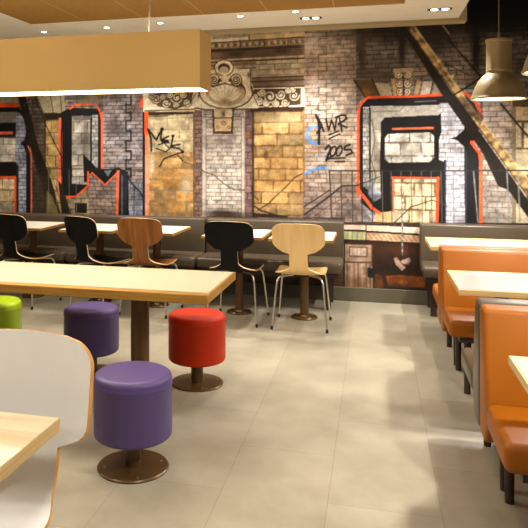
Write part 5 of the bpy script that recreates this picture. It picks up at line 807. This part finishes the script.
def mural():
    x0, x1, z0, z1 = XL, XR, .13, 3.29; st = .0075; SS = 2
    nx = int(round((x1-x0)/st))+1; nz = int(round((z1-z0)/st))+1
    h = st/SS; XX = x0+(np.arange(nx*SS)-.5)*h; ZZ = z0+(np.arange(nz*SS)-.5)*h
    img = np.zeros((nz*SS, nx*SS, 3), np.float32)
    rng = np.random.RandomState(3)
    def fnoise(sx, sz, oct=4):
        out = np.zeros((nz*SS, nx*SS), np.float32)
        for o in range(oct):
            gx, gz = int((x1-x0)/sx*2**o)+3, int((z1-z0)/sz*2**o)+3
            g = rng.rand(gz, gx).astype(np.float32)-.5
            u = (XX-x0+h)/(x1-x0)*(gx-2); v = (ZZ-z0+h)/(z1-z0)*(gz-2)
            ui = u.astype(int); vi = v.astype(int); uf = u-ui; vf = v-vi
            uf = uf*uf*(3-2*uf); vf = vf*vf*(3-2*vf)
            a = g[vi][:, ui]; b = g[vi][:, ui+1]; c = g[vi+1][:, ui]; d = g[vi+1][:, ui+1]
            out += ((a*(1-uf)+b*uf)*(1-vf)[:, None]+(c*(1-uf)+d*uf)*vf[:, None])/2**o
        return out
    N1 = fnoise(.5, .5, 5); N2 = fnoise(.05, .04, 3); N3 = fnoise(.25, .06, 4)
    def sub(pts, pad=0):
        xs = [p[0] for p in pts]; zs = [p[1] for p in pts]
        i0 = max(0, int((min(xs)-pad-x0)/h)-1); i1 = min(nx*SS, int((max(xs)+pad-x0)/h)+3)
        j0 = max(0, int((min(zs)-pad-z0)/h)-1); j1 = min(nz*SS, int((max(zs)+pad-z0)/h)+3)
        return slice(j0, max(j0, j1)), slice(i0, max(i0, i1))
    def mask(pts, js, is_):
        X = XX[is_][None, :]; Z = ZZ[js][:, None]; m = np.zeros((Z.shape[0], X.shape[1]), bool)
        n = len(pts)
        for k in range(n):
            (xa, za), (xb, zb) = pts[k], pts[(k+1) % n]
            if za == zb: continue
            c = (Z > min(za, zb)) & (Z <= max(za, zb))
            m ^= c & (X < (xb-xa)*(Z-za)/(zb-za)+xa)
        return m
    for op in OPS:
        k = op[0]
        if k == 'P':
            _, pts, col, a, n = op; js, is_ = sub(pts)
            if img[js, is_].size == 0: continue
            m = mask(pts, js, is_)[..., None]*a
            c = np.array(col, np.float32)*(1+n*1.1*(N1[js, is_]+.6*N2[js, is_])[..., None])
            img[js, is_] = img[js, is_]*(1-m)+c*m
        elif k == 'L':
            _, pts, wd, col, a = op; js, is_ = sub(pts, wd)
            if img[js, is_].size == 0: continue
            X = XX[is_][None, :]; Z = ZZ[js][:, None]; d = np.full((Z.shape[0], X.shape[1]), 9., np.float32)
            for (xa, za), (xb, zb) in zip(pts, pts[1:]):
                L2 = (xb-xa)**2+(zb-za)**2+1e-9
                t = np.clip(((X-xa)*(xb-xa)+(Z-za)*(zb-za))/L2, 0, 1)
                d = np.minimum(d, np.hypot(X-xa-t*(xb-xa), Z-za-t*(zb-za)))
            m = (np.clip((wd/2-d)/h+.5, 0, 1)*a)[..., None]
            c = np.array(col, np.float32)*(1+.15*(N2[js, is_])[..., None])
            img[js, is_] = img[js, is_]*(1-m)+c*m
        elif k == 'G':
            _, (cx, cz), rx, rz, col, a = op; js, is_ = sub([(cx-rx*1.8, cz-rz*1.8), (cx+rx*1.8, cz+rz*1.8)])
            if img[js, is_].size == 0: continue
            q = ((XX[is_][None, :]-cx)/rx)**2+((ZZ[js][:, None]-cz)/rz)**2
            m = (a*np.clip(np.exp(-q**1.3)*(1+.5*N1[js, is_]), 0, 1))[..., None]
            img[js, is_] = img[js, is_]*(1-m)+np.array(col, np.float32)*m
        else:
            _, pts, ch, bl, col, mort, var, mw, a = op; js, is_ = sub(pts)
            if img[js, is_].size == 0: continue
            m = mask(pts, js, is_)[..., None]*a
            Z = ZZ[js][:, None]+0*XX[is_][None, :]; X = XX[is_][None, :]+0*Z
            row = np.floor(Z/ch).astype(int); off = ((row*7919) % 13)/13*.35+.5*(row % 2)
            u = X/bl+off; c_ = np.floor(u).astype(int)
            hsh = np.abs(np.sin(row*12.9898+c_*78.233)*43758.5453) % 1
            hs2 = np.abs(np.sin(row*39.34+c_*11.135)*24634.63) % 1
            wob = .25*mw*N2[js, is_]*4
            fz = np.abs((Z/ch) % 1-.0)*ch; dz = np.minimum(fz, ch-fz); fx = (u % 1)*bl; dx = np.minimum(fx, bl-fx)
            mo = np.clip(1.5-(np.minimum(dz, dx)+wob)/(mw), 0, 1)[..., None]
            c = np.array(col, np.float32)*(1+(var*2.2*(hsh-.5)+.18*N1[js, is_]+.18*N2[js, is_]+.15*N3[js, is_])[..., None])
            c = c+np.array([1., 0., -1.], np.float32)*((hs2-.5)*var*70)[..., None]
            c = c*(1-mo)+np.array(mort, np.float32)*mo
            img[js, is_] = img[js, is_]*(1-m)+c*m
    img *= (1+.09*(N1+N2))[..., None]
    img = img.reshape(nz, SS, nx, SS, 3).mean((1, 3))
    img = (img-105)*1.16+105
    v = np.clip(img/255*MUR_GAIN*np.array([.98, 1.0, 1.05]), 0, 1)
    v = np.where(v <= .04045, v/12.92, ((v+.055)/1.055)**2.4)
    # geometry
    gx, gz = np.meshgrid(x0+np.arange(nx)*(x1-x0)/(nx-1), z0+np.arange(nz)*(z1-z0)/(nz-1))
    n = nx*nz; co = np.empty((n, 3), np.float32); co[:, 0] = gx.ravel(); co[:, 1] = 6.795; co[:, 2] = gz.ravel()
    idx = np.arange(n).reshape(nz, nx)
    q = np.stack([idx[:-1, :-1], idx[:-1, 1:], idx[1:, 1:], idx[1:, :-1]], -1).reshape(-1, 4)
    me = bpy.data.meshes.new('wall_mural')
    me.vertices.add(n); me.vertices.foreach_set('co', co.ravel())
    me.loops.add(q.size); me.loops.foreach_set('vertex_index', q.ravel().astype(np.int32))
    me.polygons.add(len(q)); me.polygons.foreach_set('loop_start', np.arange(0, q.size, 4, dtype=np.int32))
    me.update(calc_edges=True)
    ca = me.color_attributes.new('print', 'FLOAT_COLOR', 'POINT')
    rgba = np.ones((n, 4), np.float32); rgba[:, :3] = v.reshape(-1, 3); ca.data.foreach_set('color', rgba.ravel())
    m = mat('printed_mural_vinyl', (128, 128, 128), .55, spec=.3); N = m.node_tree.nodes; K = m.node_tree.links
    at = N.new('ShaderNodeAttribute'); at.attribute_name = 'print'
    ns = N.new('ShaderNodeTexNoise'); ns.inputs['Scale'].default_value = 55; ns.inputs['Detail'].default_value = 3
    tc = [k for k in N if k.type == 'TEX_COORD'][0]; K.new(tc.outputs['Object'], ns.inputs['Vector'])
    mr = N.new('ShaderNodeMapRange'); mr.inputs['From Min'].default_value = .3; mr.inputs['From Max'].default_value = .7; mr.inputs['To Min'].default_value = .82; mr.inputs['To Max'].default_value = 1.15
    K.new(ns.outputs['Fac'], mr.inputs['Value'])
    vm = N.new('ShaderNodeVectorMath'); vm.operation = 'SCALE'
    K.new(at.outputs['Color'], vm.inputs[0]); K.new(mr.outputs[0], vm.inputs['Scale']); K.new(vm.outputs[0], N['Principled BSDF'].inputs['Base Color'])
    me.materials.append(m)
    o = bpy.data.objects.new('wall_mural', me); COL.objects.link(o)
    tag(o, 'printed photo mural of brick building with orange and black graffiti covering the back wall', 'mural')
MUR_GAIN = 0.97
mural()

# ------------------------------------------------------------------ wall banquettes
def bench(x0, x1, label, group):
    w = x1-x0
    t = thing('upholstered_bench', label, 'bench', (x0, 6.22, 0), 0, group)
    MB().box(.004, .40, .40, w-.004, .545, .795, .022).build('backrest', M['grey'], t)
    MB().box(.004, .0, .355, w-.004, .42, .455, .028).build('seat', M['grey'], t)
    MB().box(.03, .06, .30, w-.03, .50, .357).build('seat_frame', M['dark'], t)
    for x in (.10, w-.13):
        for y in (.12, .48): MB().box(x-.025, y-.025, 0, x+.025, y+.025, .31, .003, 1).build('leg', M['dark'], t)
    return t
GB = 'taupe benches along the mural wall'
bench(-1.67, -.29, 'long taupe leather wall bench section behind the light wooden chair', GB)
bench(-3.05, -1.67, 'long taupe leather wall bench section behind the brown wooden chair', GB)
bench(-4.43, -3.05, 'long taupe leather wall bench section behind the leftmost black chair', GB)
bench(.405, 1.70, 'taupe leather wall bench behind the orange booths, under the railing of the mural', GB)

# ------------------------------------------------------------------ small tables by the bench
def small_table(x, y, label):
    t = thing('pedestal_table', label, 'table', (x, y, 0), 0, 'small white tables along the wall bench')
    top = MB().box(-.27, -.36, .712, .27, .26, .733).build('tabletop', M['edge'], t)
    MB().box(-.262, -.352, .7332, .262, .252, .736).build('laminate', M['whitelam'], top)
    MB().lathe([(0, .016), (.038, .016), (.038, .70), (0, .70)], n=24).build('column', M['brown'], t)
    MB().box(-.16, -.03, .698, .16, .03, .712).build('bracket', M['brown'], t)
    bp = MB().lathe([(0, 0), (.115, 0), (.115, .010), (.108, .016), (.05, .018), (.045, .03), (0, .03)], n=36).build('base_plate', M['brown'], t)
    for k in range(4):
        a = math.pi/4+k*math.pi/2; MB().lathe([(0, .017), (.006, .017), (.005, .021), (0, .021)], (.085*math.cos(a), .085*math.sin(a), 0), 10).build('screw', M['bolt'], bp)
    return t
st = small_table(-.605, 5.99, 'small white-topped pedestal table behind the light wooden chair')
dup(st, (-1.20, 6.03, 0), 'small white-topped pedestal table behind the black chair beside the light wooden one')
dup(st, (-2.02, 6.11, 0), 'small white-topped pedestal table behind the brown wooden chair')
dup(st, (-2.62, 6.14, 0), 'small white-topped pedestal table behind the middle black chair')
dup(st, (-3.37, 6.175, 0), 'small white-topped pedestal table between the leftmost two black chairs')

# ------------------------------------------------------------------ plywood chairs
PROF = [(-.337, .890), (-.315, .80), (-.290, .70), (-.268, .60), (-.252, .535), (-.228, .487), (-.18, .459), (-.10, .447), (0, .446), (.10, .454), (.165, .455), (.205, .440)]
def shell(faceM, edgeM, parent, neck=.074, head=.212, h1=.16, h2=.258, n1=.37, topr=.065, seatw=.205, ex=2.1, prof=PROF, cor=.075, T=.0055, mixq=.72):
    pts = smooth_path([(0, y, z) for y, z in prof], 14)
    ds = [0]
    for a, b in zip(pts, pts[1:]): ds.append(ds[-1]+(b-a).length)
    Ltot = ds[-1]
    def at(d):
        d = min(max(d, 0), Ltot)
        for i in range(len(ds)-1):
            if d <= ds[i+1]:
                t = (d-ds[i])/(ds[i+1]-ds[i]+1e-9); return pts[i].lerp(pts[i+1], t)
        return pts[-1]
    def ss(t): t = min(max(t, 0), 1); return t*t*(3-2*t)
    def wd(d):
        w = head
        if d < topr: w = head-cor+cor*(1-(1-d/topr)**ex)**(1/ex)
        if d > h1: tt = min(1, (d-h1)/(h2-h1)); w = neck+(head-neck)*(mixq*math.sqrt(max(0, 1-tt*tt))+(1-mixq)*(1-ss(tt)))
        if d > n1: w = neck+(seatw-neck)*ss((d-n1)/.13)**.8
        e = Ltot-d
        if e < .09: w = seatw-.11+.11*(1-(1-e/.09)**ex)**(1/ex)
        return max(w, .002)
    n = 64; rows = []
    for i in range(n+1):
        u = i/n; u = u+.0*u
        rows.append(Ltot*(.5-.5*math.cos(math.pi*u))*.55+Ltot*u*.45)
    nc = 16; P = np.zeros((n+1, nc+1, 3))
    for i, d in enumerate(rows):
        p = at(d); w = wd(d); k = 1-ss((d-.25)/.2)
        for j in range(nc+1):
            s = math.sin((j/nc-.5)*math.pi)
            x = s*w
            P[i, j] = (x, p.y+.035*(x/.21)**2*k, p.z+(.012*(x/.2)**2)*(1-k)-.010*(x/.2)**2*max(0, 1-d/.1))
    du = np.gradient(P, axis=0); dv = np.gradient(P, axis=1); du[:, :] = du[:, nc//2][:, None]
    dv[:, :, 0] = np.maximum(dv[:, :, 0], 1e-4)
    nr = np.cross(du, dv); nr /= np.linalg.norm(nr, axis=2, keepdims=True)+1e-9
    b = MB(); A = [[b.bm.verts.new(P[i, j]+nr[i, j]*T) for j in range(nc+1)] for i in range(n+1)]
    Bq = [[b.bm.verts.new(P[i, j]-nr[i, j]*T) for j in range(nc+1)] for i in range(n+1)]
    for i in range(n):
        for j in range(nc):
            b.bm.faces.new((A[i][j], A[i][j+1], A[i+1][j+1], A[i+1][j]))
            b.bm.faces.new((Bq[i][j], Bq[i+1][j], Bq[i+1][j+1], Bq[i][j+1]))
    def rim(a0, a1, c0, c1): b.bm.faces.new((a0, a1, c1, c0)).material_index = 1
    for i in range(n):
        rim(A[i][0], A[i+1][0], Bq[i][0], Bq[i+1][0]); rim(A[i][nc], A[i+1][nc], Bq[i][nc], Bq[i+1][nc])
    for j in range(nc):
        rim(A[0][j], A[0][j+1], Bq[0][j], Bq[0][j+1]); rim(A[n][j], A[n][j+1], Bq[n][j], Bq[n][j+1])
    return b.build('seat_shell', [faceM, edgeM], parent)
def chair(label, faceM, edgeM, loc, rz, group, **kw):
    t = thing('plywood_chair', label, 'chair', loc, rz, group)
    shell(faceM, edgeM, t, **kw)
    MB().lathe([(0, .418), (.085, .418), (.088, .424), (.088, .438), (0, .438)], n=28).build('mounting_plate', M['rubber'], t)
    for sx in (-1, 1):
        for sy in (-1, 1):
            l = MB().tube(smooth_path([(sx*.05, sy*.04, .430), (sx*.12, sy*.10, .430), (sx*.165, sy*.145, .424), (sx*.185, sy*.165, .395), (sx*.195, sy*.176, .33), (sx*.21, sy*.198, .17), (sx*.225, sy*.22, .018)], 5), .0085, 10).build('leg', M['steel'], t)
            MB().tube([(sx*.2238, sy*.2185, .030), (sx*.226, sy*.221, 0.0)], .011, 10).build('foot_cap', M['rubber'], l)
    return t
GC = 'plywood chairs facing the wall bench'
c1 = chair('light beech plywood chair with narrow waist, rightmost of the row facing the mural wall', M['lightply'], M['plyedge'], (-.60, 5.735, 0), 0, GC)
c2 = chair('black plywood chair beside the light beech chair, pale edge', M['blackply'], M['plyedge'], (-1.165, 5.78, 0), math.radians(-4), GC)
c3 = chair('brown walnut plywood chair standing between two black ones', M['brownply'], M['plyedge'], (-1.99, 5.86, 0), math.radians(-3), GC)
c4 = dup(c2, (-2.46, 5.845, 0), 'black plywood chair turned slightly aside, immediately left of the brown walnut chair', math.radians(-24), GC)
c5 = dup(c2, (-3.27, 5.89, 0), 'black plywood chair cut by the left edge of the photo, farthest left in the row', math.radians(-10), GC)

# ------------------------------------------------------------------ long table
def big_top(t, x0, x1, y0, y1, zt, th, face, rim, rimw):
    top = MB().box(x0, y0, zt-th, x1, y1, zt-.0015, .002, 1).build('tabletop', rim, t)
    MB().box(x0, y0+rimw, zt-.0016, x1-.012, y1-.02, zt).build('laminate', face, top)
lt = thing('long_table', 'long cream-topped communal table with golden wood edge and brown column', 'table', (-2.1, 3.565, 0))
big_top(lt, -1.5, 1.30, -.345, .345, .75, .047, M['laminate'], M['edge'], .055)
for x in (.822, -.85):
    MB().lathe([(0, .012), (.052, .012), (.052, .70), (0, .70)], (x, 0, 0), 32).build('column', M['brown'], lt)
    MB().box(x-.2, -.05, .69, x+.2, .05, .703).build('bracket', M['brown'], lt)
    MB().lathe([(0, 0), (.165, 0), (.165, .01), (.157, .016), (0, .018)], (x, 0, 0), 40).build('base_plate', M['brown'], lt)

# ------------------------------------------------------------------ stools
def stool(label, m, loc):
    t = thing('round_stool', label, 'stool', loc, 0, 'round upholstered stools at the long table')
    z0, z1, r = .150, .447, .181
    pr = [(0, z0)]
    for k in range(6): a = -math.pi/2+k*math.pi/10; pr.append((r-.02+.02*math.cos(a), z0+.02+.02*math.sin(a)))
    pr += [(r, z1-.055), (r+.0022, z1-.050), (r+.0022, z1-.046), (r, z1-.041)]
    for k in range(7): a = k*math.pi/12; pr.append((r-.03+.03*math.cos(a), z1-.03+.026*math.sin(a)))
    pr += [(r*.6, z1), (0, z1+.002)]
    MB().lathe(pr, n=64).build('seat', m, t)
    MB().lathe([(0, .012), (.0385, .012), (.0385, .155), (0, .155)], n=28).build('column', M['brown'], t)
    bp = MB().lathe([(0, 0), (.165, 0), (.166, .007), (.160, .012), (0, .014)], n=56).build('base_plate', M['brown'], t)
    for k in range(4):
        a = .5+k*math.pi/2; MB().lathe([(0, .012), (.007, .012), (.006, .0155), (0, .016)], (.132*math.cos(a), .132*math.sin(a), 0), 10).build('screw', M['bolt'], bp)
    return t
s1 = stool('purple round stool on brown disc base, in front of the long table', M['purple'], (-1.083, 2.925, 0))
dup(s1, (-1.088, 4.10, 0), 'red round stool on brown disc base at the end of the long table', swap={M['purple']: M['red']})
dup(s1, (-1.81, 4.10, 0), 'purple round stool on the far side of the long table')
dup(s1, (-2.53, 4.10, 0), 'lime green round stool cut by the left edge of the photo', swap={M['purple']: M['green']})

# ------------------------------------------------------------------ near table and white chair
nt_ = thing('wooden_table', 'pale birch-topped table corner in the left foreground beside the white chair', 'table', (-2.0, 1.33, 0))
MB().box(-1.2, -.345, .70, 1.177, .326, .735, .002, 1).build('tabletop', [M['edgelight']], nt_)
MB().box(-1.2, -.343, .7352, 1.175, .324, .7365).build('laminate', M['birch'], nt_)
MB().lathe([(0, .012), (.052, .012), (.052, .70), (0, .70)], (.4, 0, 0), 32).build('column', M['brown'], nt_)
MB().lathe([(0, 0), (.165, 0), (.165, .01), (.157, .016), (0, .018)], (.4, 0, 0), 40).build('base_plate', M['brown'], nt_)
WP = [(-.330, .918), (-.318, .82), (-.300, .71), (-.272, .61), (-.250, .545), (-.222, .49), (-.175, .459), (-.10, .447), (0, .446), (.10, .454), (.165, .455), (.205, .440)]
chair('large white lacquered plywood chair with orange wood edge behind the foreground table', M['whiteply'], M['plyedge2'], (-1.02, 1.495, 0), math.radians(180), None,
      neck=.145, head=.242, h1=.24, h2=.306, n1=.44, topr=.085, cor=.10, ex=2.3, seatw=.178, mixq=.93, prof=WP, T=.0075)

# ------------------------------------------------------------------ booths on the right
BX0, BX1 = .43, 1.68
def booth(loc, rz, label, m, group):
    w = BX1-BX0; t = thing('booth_bench', label, 'bench', loc, rz, group)
    h = w/2
    MB().prism([(0.0, .27), (0.0, .815), (-.115, .815), (-.20, .45), (-.20, .36), (-.13, .27)], -h, h, .018).build('backrest', m, t)
    MB().box(-h-.004, -.60, .355, h+.004, -.195, .462, .03).build('seat', m, t)
    MB().box(-h+.06, -.56, .32, h-.06, -.12, .356).build('seat_frame', M['dark'], t)
    for x in (-h+.11, h-.11):
        for y in (-.50, -.045):
            MB().lathe([(0, 0), (.018, 0), (.022, .32), (0, .32)], (x, y, 0), 16).build('leg', M['dark'], t)
    return t
GO = 'leather booth benches'
XC = (BX0+BX1)/2
booth((XC, 3.075, 0), 0, 'nearest orange leather booth bench in the right foreground', M['orange'], GO)
booth((XC, 3.095, 0), math.pi, 'taupe leather booth bench back to back with the nearest orange one', M['grey'], GO)
booth((XC, 4.845, 0), 0, 'orange leather booth bench facing the camera behind the middle booth table', M['orange'], GO)
booth((XC, 4.865, 0), math.pi, 'orange leather booth bench turned to the mural wall, farthest of the booth benches', M['orange'], GO)
def booth_table(y, label, first=None):
    t = thing('booth_table', label, 'table', (XC, y, 0), 0, 'wood-edged booth tables')
    a, b = .428-XC, 1.68-XC
    top = MB().box(a, -.31, .703, b-.04, .31, .7335, .002, 1).build('tabletop', M['edgelight'], t)
    MB().box(a+.006, -.303, .7336, b-.041, .17, .7352).build('laminate', M['greylam'], top)
    for x in (.69-XC, 1.35-XC):
        MB().lathe([(0, .012), (.038, .012), (.038, .69), (0, .69)], (x, 0, 0), 28).build('column', M['dark'], t)
        MB().box(x-.06, -.2, .688, x+.06, .2, .7035).build('bracket', M['dark'], t)
        MB().lathe([(0, 0), (.12, 0), (.12, .01), (.112, .016), (0, .018)], (x, 0, 0), 32).build('base_plate', M['dark'], t)
    return t
M['greylam'] = mat('grey_laminate', (158, 150, 142), .22, noise=.03, nscale=60)
bt = booth_table(4.09, 'middle booth table with pale wood rim between taupe and orange booths')
dup(bt, (XC-.012, 5.80, 0), 'farthest booth table, pale wood rim, in front of the taupe wall bench')
dup(bt, (XC+.03, 2.28, 0), 'nearest booth table, only its pale corner showing above the foreground orange seat')

# ------------------------------------------------------------------ lamps
lb = thing('box_lamp', 'long ochre rectangular pendant lamp hanging over the long table', 'lamp', (-2.1, 3.575, 1.805))
sh = MB(); x0, x1, y0, y1 = -1.45, 1.20, -.125, .125; tk = .012
sh.box(x0, y0, 0, x1, y0+tk, .31).box(x0, y1-tk, 0, x1, y1, .31).box(x1-tk, y0+tk, 0, x1, y1-tk, .31).box(x0, y0+tk, 0, x0+tk, y1-tk, .31).box(x0+tk, y0+tk, .298, x1-tk, y1-tk, .31)
sh.build('lamp_shade', M['shadefab'], lb)
MB().box(x0+tk, y0+tk, .002, x1-tk, y1-tk, .012).build('diffuser', M['glow'], lb)
MB().box(x1-.05, -.02, .31, x1-.02, .02, .325, .002, 1).build('top_clip', M['cord'], lb)
for x in (.868, -1.1): MB().tube(smooth_path([(x, 0, .305), (x+.008, .004, .5), (x+.02, .01, .75), (x+.03, .012, .893)], 5), .004, 8).build('cord', M['cord'], lb)
MB().box(x0+.1, -.08, .31, x1-.12, .08, .318).build('added_top_glow', M['glow'], lb)  # unseen glowing plate added on the lamp top to go with the uplight
lamp('AREA', (-2.23, 3.575, 2.13), 46, 2.3, .15, rot=(math.pi, 0, 0), name='added_ceiling_uplight')  # uplight added above the lamp to brighten the white ceiling
lamp('AREA', (-2.23, 3.575, 1.80), E_BOX, 2.6, .2, name='box_lamp_light')

def pendant(loc, label, drop):
    t = thing('pendant_lamp', label, 'lamp', loc, 0, 'champagne metal pendant lamps over the booths')
    out = [(.222, 0), (.226, .006), (.224, .014), (.219, .018), (.214, .032), (.205, .060), (.188, .100), (.163, .140), (.135, .172), (.116, .190), (.112, .194), (.114, .199), (.110, .205), (.110, .212), (.113, .216), (.109, .222), (.109, .425), (.116, .430), (.117, .442), (.112, .448), (.06, .456), (.02, .460), (0, .460)]
    inn = [(.218, 0), (.212, .02), (.198, .058), (.180, .098), (.155, .134), (.125, .168), (.10, .19), (0, .19)]
    out = [(r*(.935 if z < .19 else .86), z*1.07) for r, z in out]; inn = [(r*.93, z) for r, z in inn]
    MB().lathe(out, n=64).lathe(inn, n=64).lathe([(.2027, 0), (.2076, 0)], n=64).build('lamp_shade', M['pend'], t)
    MB().lathe([(0, .010), (.194, .010), (.194, .014), (0, .014)], n=48).build('diffuser', M['glow'], t)
    MB().lathe([(.014, .485), (.012, .53), (.006, .545), (0, .545)], n=16).build('cord_grip', M['cordlight'], t)
    MB().tube([(0, 0, .54), (0, 0, drop)], .004, 8).build('cord', M['cordlight'], t)
    lamp('SPOT', (loc[0], loc[1], loc[2]+.005), E_PEND*4, .05, spot=150, blend=.6, name='pendant_light')
    return t
pendant((.955, 5.80, 1.885), 'champagne metal pendant lamp hanging whole over the farthest booth table', 3.3-1.885)
pendant((.975, 3.95, 1.885), 'champagne metal pendant lamp cut by the right edge of the photo', 3.3-1.885)
pendant((.975, 2.10, 1.885), 'champagne metal pendant lamp above the nearest booth table', 3.3-1.885)

def spot(x, y, label):
    t = thing('ceiling_spotlight', label, 'spotlight', (x, y, CZ), 0, 'small recessed spotlights in the white ceiling border')
    MB().lathe([(.026, -.0005), (.026, -.004), (.040, -.005), (.045, 0), (.026, 0)], n=28).build('trim_ring', M['ring'], t)
    MB().lathe([(0, -.003), (.0255, -.003), (.0255, -.0005), (0, -.0005)], n=24).build('lens', M['glow2'], t)
    lamp('SPOT', (x, y, CZ-.012), E_SPOT, .02, spot=105, blend=.7, name='spot_light')
for x, y, l in [(-3.27, 6.22, 'small round recessed ceiling spotlight near the corner of the cork field'),
                (-2.556, 6.16, 'small round recessed ceiling spotlight, second from the corner of the cork field'),
                (-1.976, 6.08, 'small round recessed ceiling spotlight just above the box lamp cord'),
                (-1.176, 5.96, 'small round recessed ceiling spotlight to the right of the box lamp'),
                (-.67, 5.90, 'small round recessed ceiling spotlight close to the cork edge beside the twin spotlight')]: spot(x, y, l)
def twin(x, y, label):
    t = thing('twin_spotlight', label, 'spotlight', (x, y, CZ), 0, 'twin spotlights in black recesses')
    MB().box(-.10, -.04, -.003, .10, .04, .0, .001, 1).build('housing', M['recess'], t)
    for s in (-.045, .045): MB().lathe([(0, -.006), (.026, -.006), (.03, -.003), (0, -.003)], (s, 0, 0), 24).build('lens', M['glow2'], t)
    lamp('SPOT', (x, y, CZ-.02), E_DOUBLE, .03, spot=110, blend=.7, name='twin_light')
twin(-.57, 6.22, 'twin spotlight in a black recess above the stone cornice of the mural')
twin(.54, 6.13, 'twin spotlight in a black recess near the right end of the white ceiling')
# unseen panel lights added as fill, above and behind the camera
def panel(x, y):
    t = thing('added_fill_panel', 'added square fill light panel on the cork ceiling', 'fill light', (x, y, CZ), 0, 'added fill light panels on the cork ceiling')
    MB().box(-.17, -.17, -.006, .17, .17, .002, .002, 1).build('frame', M['ring'], t)
    MB().box(-.15, -.15, -.008, .15, .15, -.006).build('diffuser', M['glow'], t)
    lamp('AREA', (x, y, CZ-.012), E_FILL, .3, name='fill_light')
for x, y in ((-2.2, .5), (-.3, .5), (-2.2, -1.2), (-.3, -1.2), (-2.4, 2.3), (-.3, 2.3)): panel(x, y)
